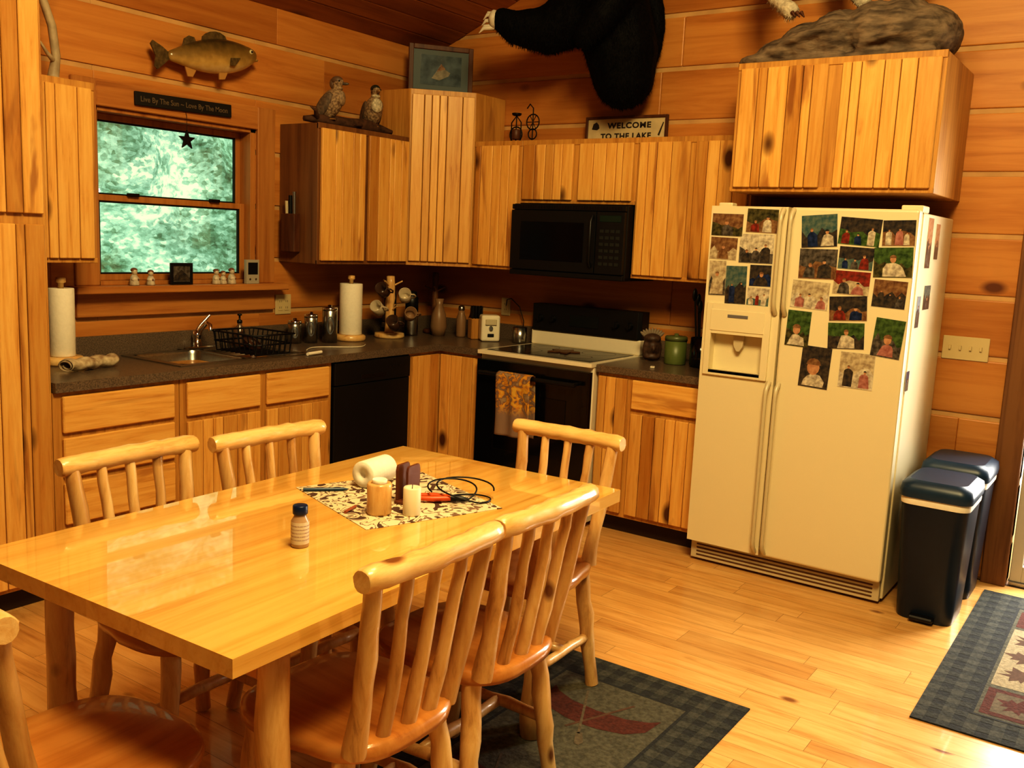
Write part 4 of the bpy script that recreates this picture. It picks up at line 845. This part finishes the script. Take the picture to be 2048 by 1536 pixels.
b=B(); b.lathe([(.022,.02),(.026,.025),(.026,.075),(.022,.08)],(-.055,0,0),16); obj(b,'candle',darkwood,r)
b=B(); b.lathe([(.02,.16),(.028,.165),(.03,.175),(.0,.17)],(-.055,0,0),16); obj(b,'candle_cup',iron,r)
r=root('wall_sign','framed cream wooden sign reading welcome to the lake','sign',(-.07,-1.50,2.133),RB)
b=B()
for q in rects_minus(-.265,.265,0,.150,[(-.25,.25,.012,.136)]): b.box(q[0],q[1],-.016,.004,q[2],q[3])
obj(b,'frame',darkwood,r,bevel=.002)
b=B(); b.box(-.25,.25,-.006,.002,.012,.136,0); b.prismy([(-.225,.080),(-.215,.11),(-.195,.12),(-.18,.105),(-.175,.085),(-.19,.075)],-.0075,-.006,1); b.prismy([(.205,.04),(.235,.11),(.24,.108),(.215,.035)],-.0075,-.006,1)
obj(b,'panel',[plain('sign_cream',(.60,.49,.29),.6,noise=.15,nscale=15),plain('sign_dark',(.03,.02,.015),.6)],r)
tk=plain('sign_text',(.03,.02,.015),.6)
text('WELCOME',.044,tk,r,(.02,-.0065,.096),bold=.0015,sx=1.2,space=1.15); text('TO THE LAKE',.044,tk,r,(.0,-.0065,.036),bold=.0015,sx=1.1,space=1.12)
# ---------------- bear ----------------
r=root('mounted_bear','mounted black bear reaching out from the gable wall','bear mount',(0,0,0))
b=B()
def limb(pts,rs):
    for i in range(len(pts)-1):
        p,q=Vector(pts[i]),Vector(pts[i+1]); n=max(2,int((q-p).length/.03))
        for k in range(n+1): t=k/n; b.ell(p.lerp(q,t),rs[i]+(rs[i+1]-rs[i])*t,nu=12,nv=8)
limb([(-.22,-1.545,2.475),(-.24,-1.53,2.62),(-.27,-1.48,2.80),(-.30,-1.42,3.0),(-.33,-1.38,3.2)],[.175,.205,.215,.22,.20])
b.ell((-.08,-1.50,2.75),(.08,.21,.34))
b.ell((-.45,-1.38,3.40),(.17,.15,.15)); b.ell((-.60,-1.36,3.36),(.11,.075,.07)); b.ell((-.40,-1.50,3.53),(.03,.04,.045)); b.ell((-.40,-1.27,3.53),(.03,.04,.045))
limb([(-.30,-1.36,2.84),(-.38,-1.14,2.725),(-.46,-.97,2.735),(-.49,-.90,2.775)],[.18,.130,.092,.070])
limb([(-.40,-1.60,2.90),(-.48,-1.54,2.74),(-.49,-1.45,2.65)],[.11,.09,.075])
bd=obj(b,'body',furM,r,remesh=.013,disp=.010,dsize=.03)
fur(bd,r,furM,26000,.026,.0016)
clm=plain('claw',(.60,.53,.42),.5)
b=B(); b.ell((-.525,-.862,2.78),(.040,.028,.050)); obj(b,'paw_pad',clm,r,disp=.01)
for i in range(5):
    a=(i-2)*.4; b=B(); b.tube([(-.52+.01*i,-.855,2.775+.040*math.sin(a*2)),(-.545+.01*(i-2),-.815,2.77+.046*math.sin(a*2)),(-.55+.012*(i-2),-.792,2.745+.046*math.sin(a*2))],[.015,.011,.002],8); obj(b,'claw',clm,r)
# ---------------- rock with white animal ----------------
r=root('animal_mount','white furred animal mount on a rough grey log-like base','animal mount',(-.32,-2.84,2.424),RB)
b=B(); rnd=random.Random(3)
P_r=[(-.42,.035,.05),(-.33,.065,.085),(-.22,.10,.12),(-.08,.125,.14),(.08,.14,.15),(.20,.14,.155),(.30,.12,.13)]
for (x,z,h) in P_r: b.ell((x,0,z),(.15,.20,h))
for i in range(10): 
    x=rnd.uniform(-.35,.25); b.ell((x,rnd.uniform(-.19,.12),rnd.uniform(.03,.12)+.10*(x+.4)),(rnd.uniform(.14,.22),rnd.uniform(.03,.05),rnd.uniform(.015,.025)),R=Matrix.Rotation(-.25,3,'Y'))
b.box(-.42,.38,-.17,.17,.003,.04)
o=obj(b,'rock_base',plain('rock',(.26,.195,.135),.85,nscale=26,col2=(.085,.062,.045),bump=1.0,stretch=(.35,1,1.3)),r,remesh=.011,disp=.014,dsize=.025)
b=B(); 
limb([(-.30,-.02,.68),(-.44,-.06,.50),(-.42,-.10,.385),(-.35,-.13,.30),(-.285,-.16,.25)],[.12,.070,.048,.038,.044])
limb([(-.06,.08,.70),(-.14,.06,.48),(-.08,.06,.38),(-.02,.08,.32)],[.10,.055,.040,.042])
limb([(.22,-.02,.70),(.24,.05,.50),(.18,.06,.40),(.20,.06,.33)],[.14,.08,.045,.045])
b.ell((.0,0,.72),(.36,.15,.17)); b.ell((-.34,0,.86),(.10,.09,.13)); b.ell((-.42,0,.94),(.10,.075,.08)); b.ell((-.52,0,.91),(.05,.045,.045)); b.ell((.38,0,.70),(.07,.04,.06))
wfm=plain('white_fur',(.66,.58,.44),.8,noise=.35,nscale=50,bump=.8)
bd=obj(b,'body',wfm,r,remesh=.012,disp=.012,dsize=.03)
fur(bd,r,wfm,9000,.022,.0014)
for i in range(3):
    b=B(); b.tube([(-.265+i*.018,-.190+.01*i,.235),(-.245+i*.018,-.200+.01*i,.21)],[.010,.003],8); obj(b,'claw',darkwood,r)
r=root('antler','pale curved deer antler on top of the narrow wall cabinet','antler',(-2.74,-.19,2.133))
b=B(); b.tube([(.0,0,.012),(.01,-.01,.10),(-.01,-.02,.22),(-.05,-.02,.33),(-.12,-.02,.42),(-.22,-.03,.48)],[.024,.018,.018,.017,.014,.008],12,jit=.06)
b.tube([(-.04,-.02,.32),(.0,-.04,.40),(.03,-.05,.47)],[.014,.010,.003],10); b.tube([(-.10,-.02,.41),(-.08,-.04,.50),(-.09,-.04,.56)],[.011,.008,.003],10); b.tube([(.0,-.01,.08),(-.05,-.05,.10),(-.10,-.06,.16)],[.012,.008,.003],10)
b.lathe([(.02,0),(.03,.004),(.028,.014),(.02,.02)],seg=16); obj(b,'antler_beam',plain('bone',(.50,.40,.26),.5,noise=.3,nscale=20,bump=.2),r)
# ---------------- lights ----------------
w=bpy.data.worlds.new('w'); SC.world=w; w.use_nodes=True; bg=w.node_tree.nodes['Background']; bg.inputs[0].default_value=(1,.82,.50,1); bg.inputs[1].default_value=.09
def area(name,loc,target,size,energy,col,sy=None):
    l=bpy.data.lights.new(name,'AREA'); l.energy=energy; l.color=col; l.size=size
    if sy: l.shape='RECTANGLE'; l.size_y=sy
    o=bpy.data.objects.new(name,l); COL.objects.link(o); o.location=loc; o.rotation_euler=(Vector(target)-Vector(loc)).to_track_quat('-Z','Y').to_euler(); return o
area('great_room_light',(-3.9,-4.0,4.1),(-1.2,-1.5,1.2),1.1,158,(1,.80,.40))
area('table_highlight_light',(-3.0,-3.0,3.3),(-2.9,-2.7,0),.6,24,(1,.79,.42))  # unseen light added over the table to give highlights
area('patio_door_light',(.5,-4.15,1.3),(-2,-4.0,.5),.85,105,(1,.95,.85),1.9)
# ---------------- camera ----------------
a,t,rl=.6045,-.1535,.0455
F=Vector((math.cos(a)*math.cos(t),math.sin(a)*math.cos(t),math.sin(t))); R0=Vector((math.sin(a),-math.cos(a),0)); U0=R0.cross(F)
R=R0*math.cos(rl)+U0*math.sin(rl); U=-R0*math.sin(rl)+U0*math.cos(rl)
cd=bpy.data.cameras.new('camera'); cd.sensor_width=36; cd.lens=1877.46*36/2048; cd.clip_start=.02; co=bpy.data.objects.new('camera',cd); COL.objects.link(co)
M4=Matrix.Identity(4)
for i in range(3): M4[i][0]=R[i];M4[i][1]=U[i];M4[i][2]=-F[i]
M4.translation=Vector((-4.9904,-4.1806,1.5581)); co.matrix_world=M4
SC.camera=co
try:
    SC.view_settings.view_transform='Standard'; SC.view_settings.exposure=0.0
    SC.view_settings.look='High Contrast'
except Exception as ex: print(ex)
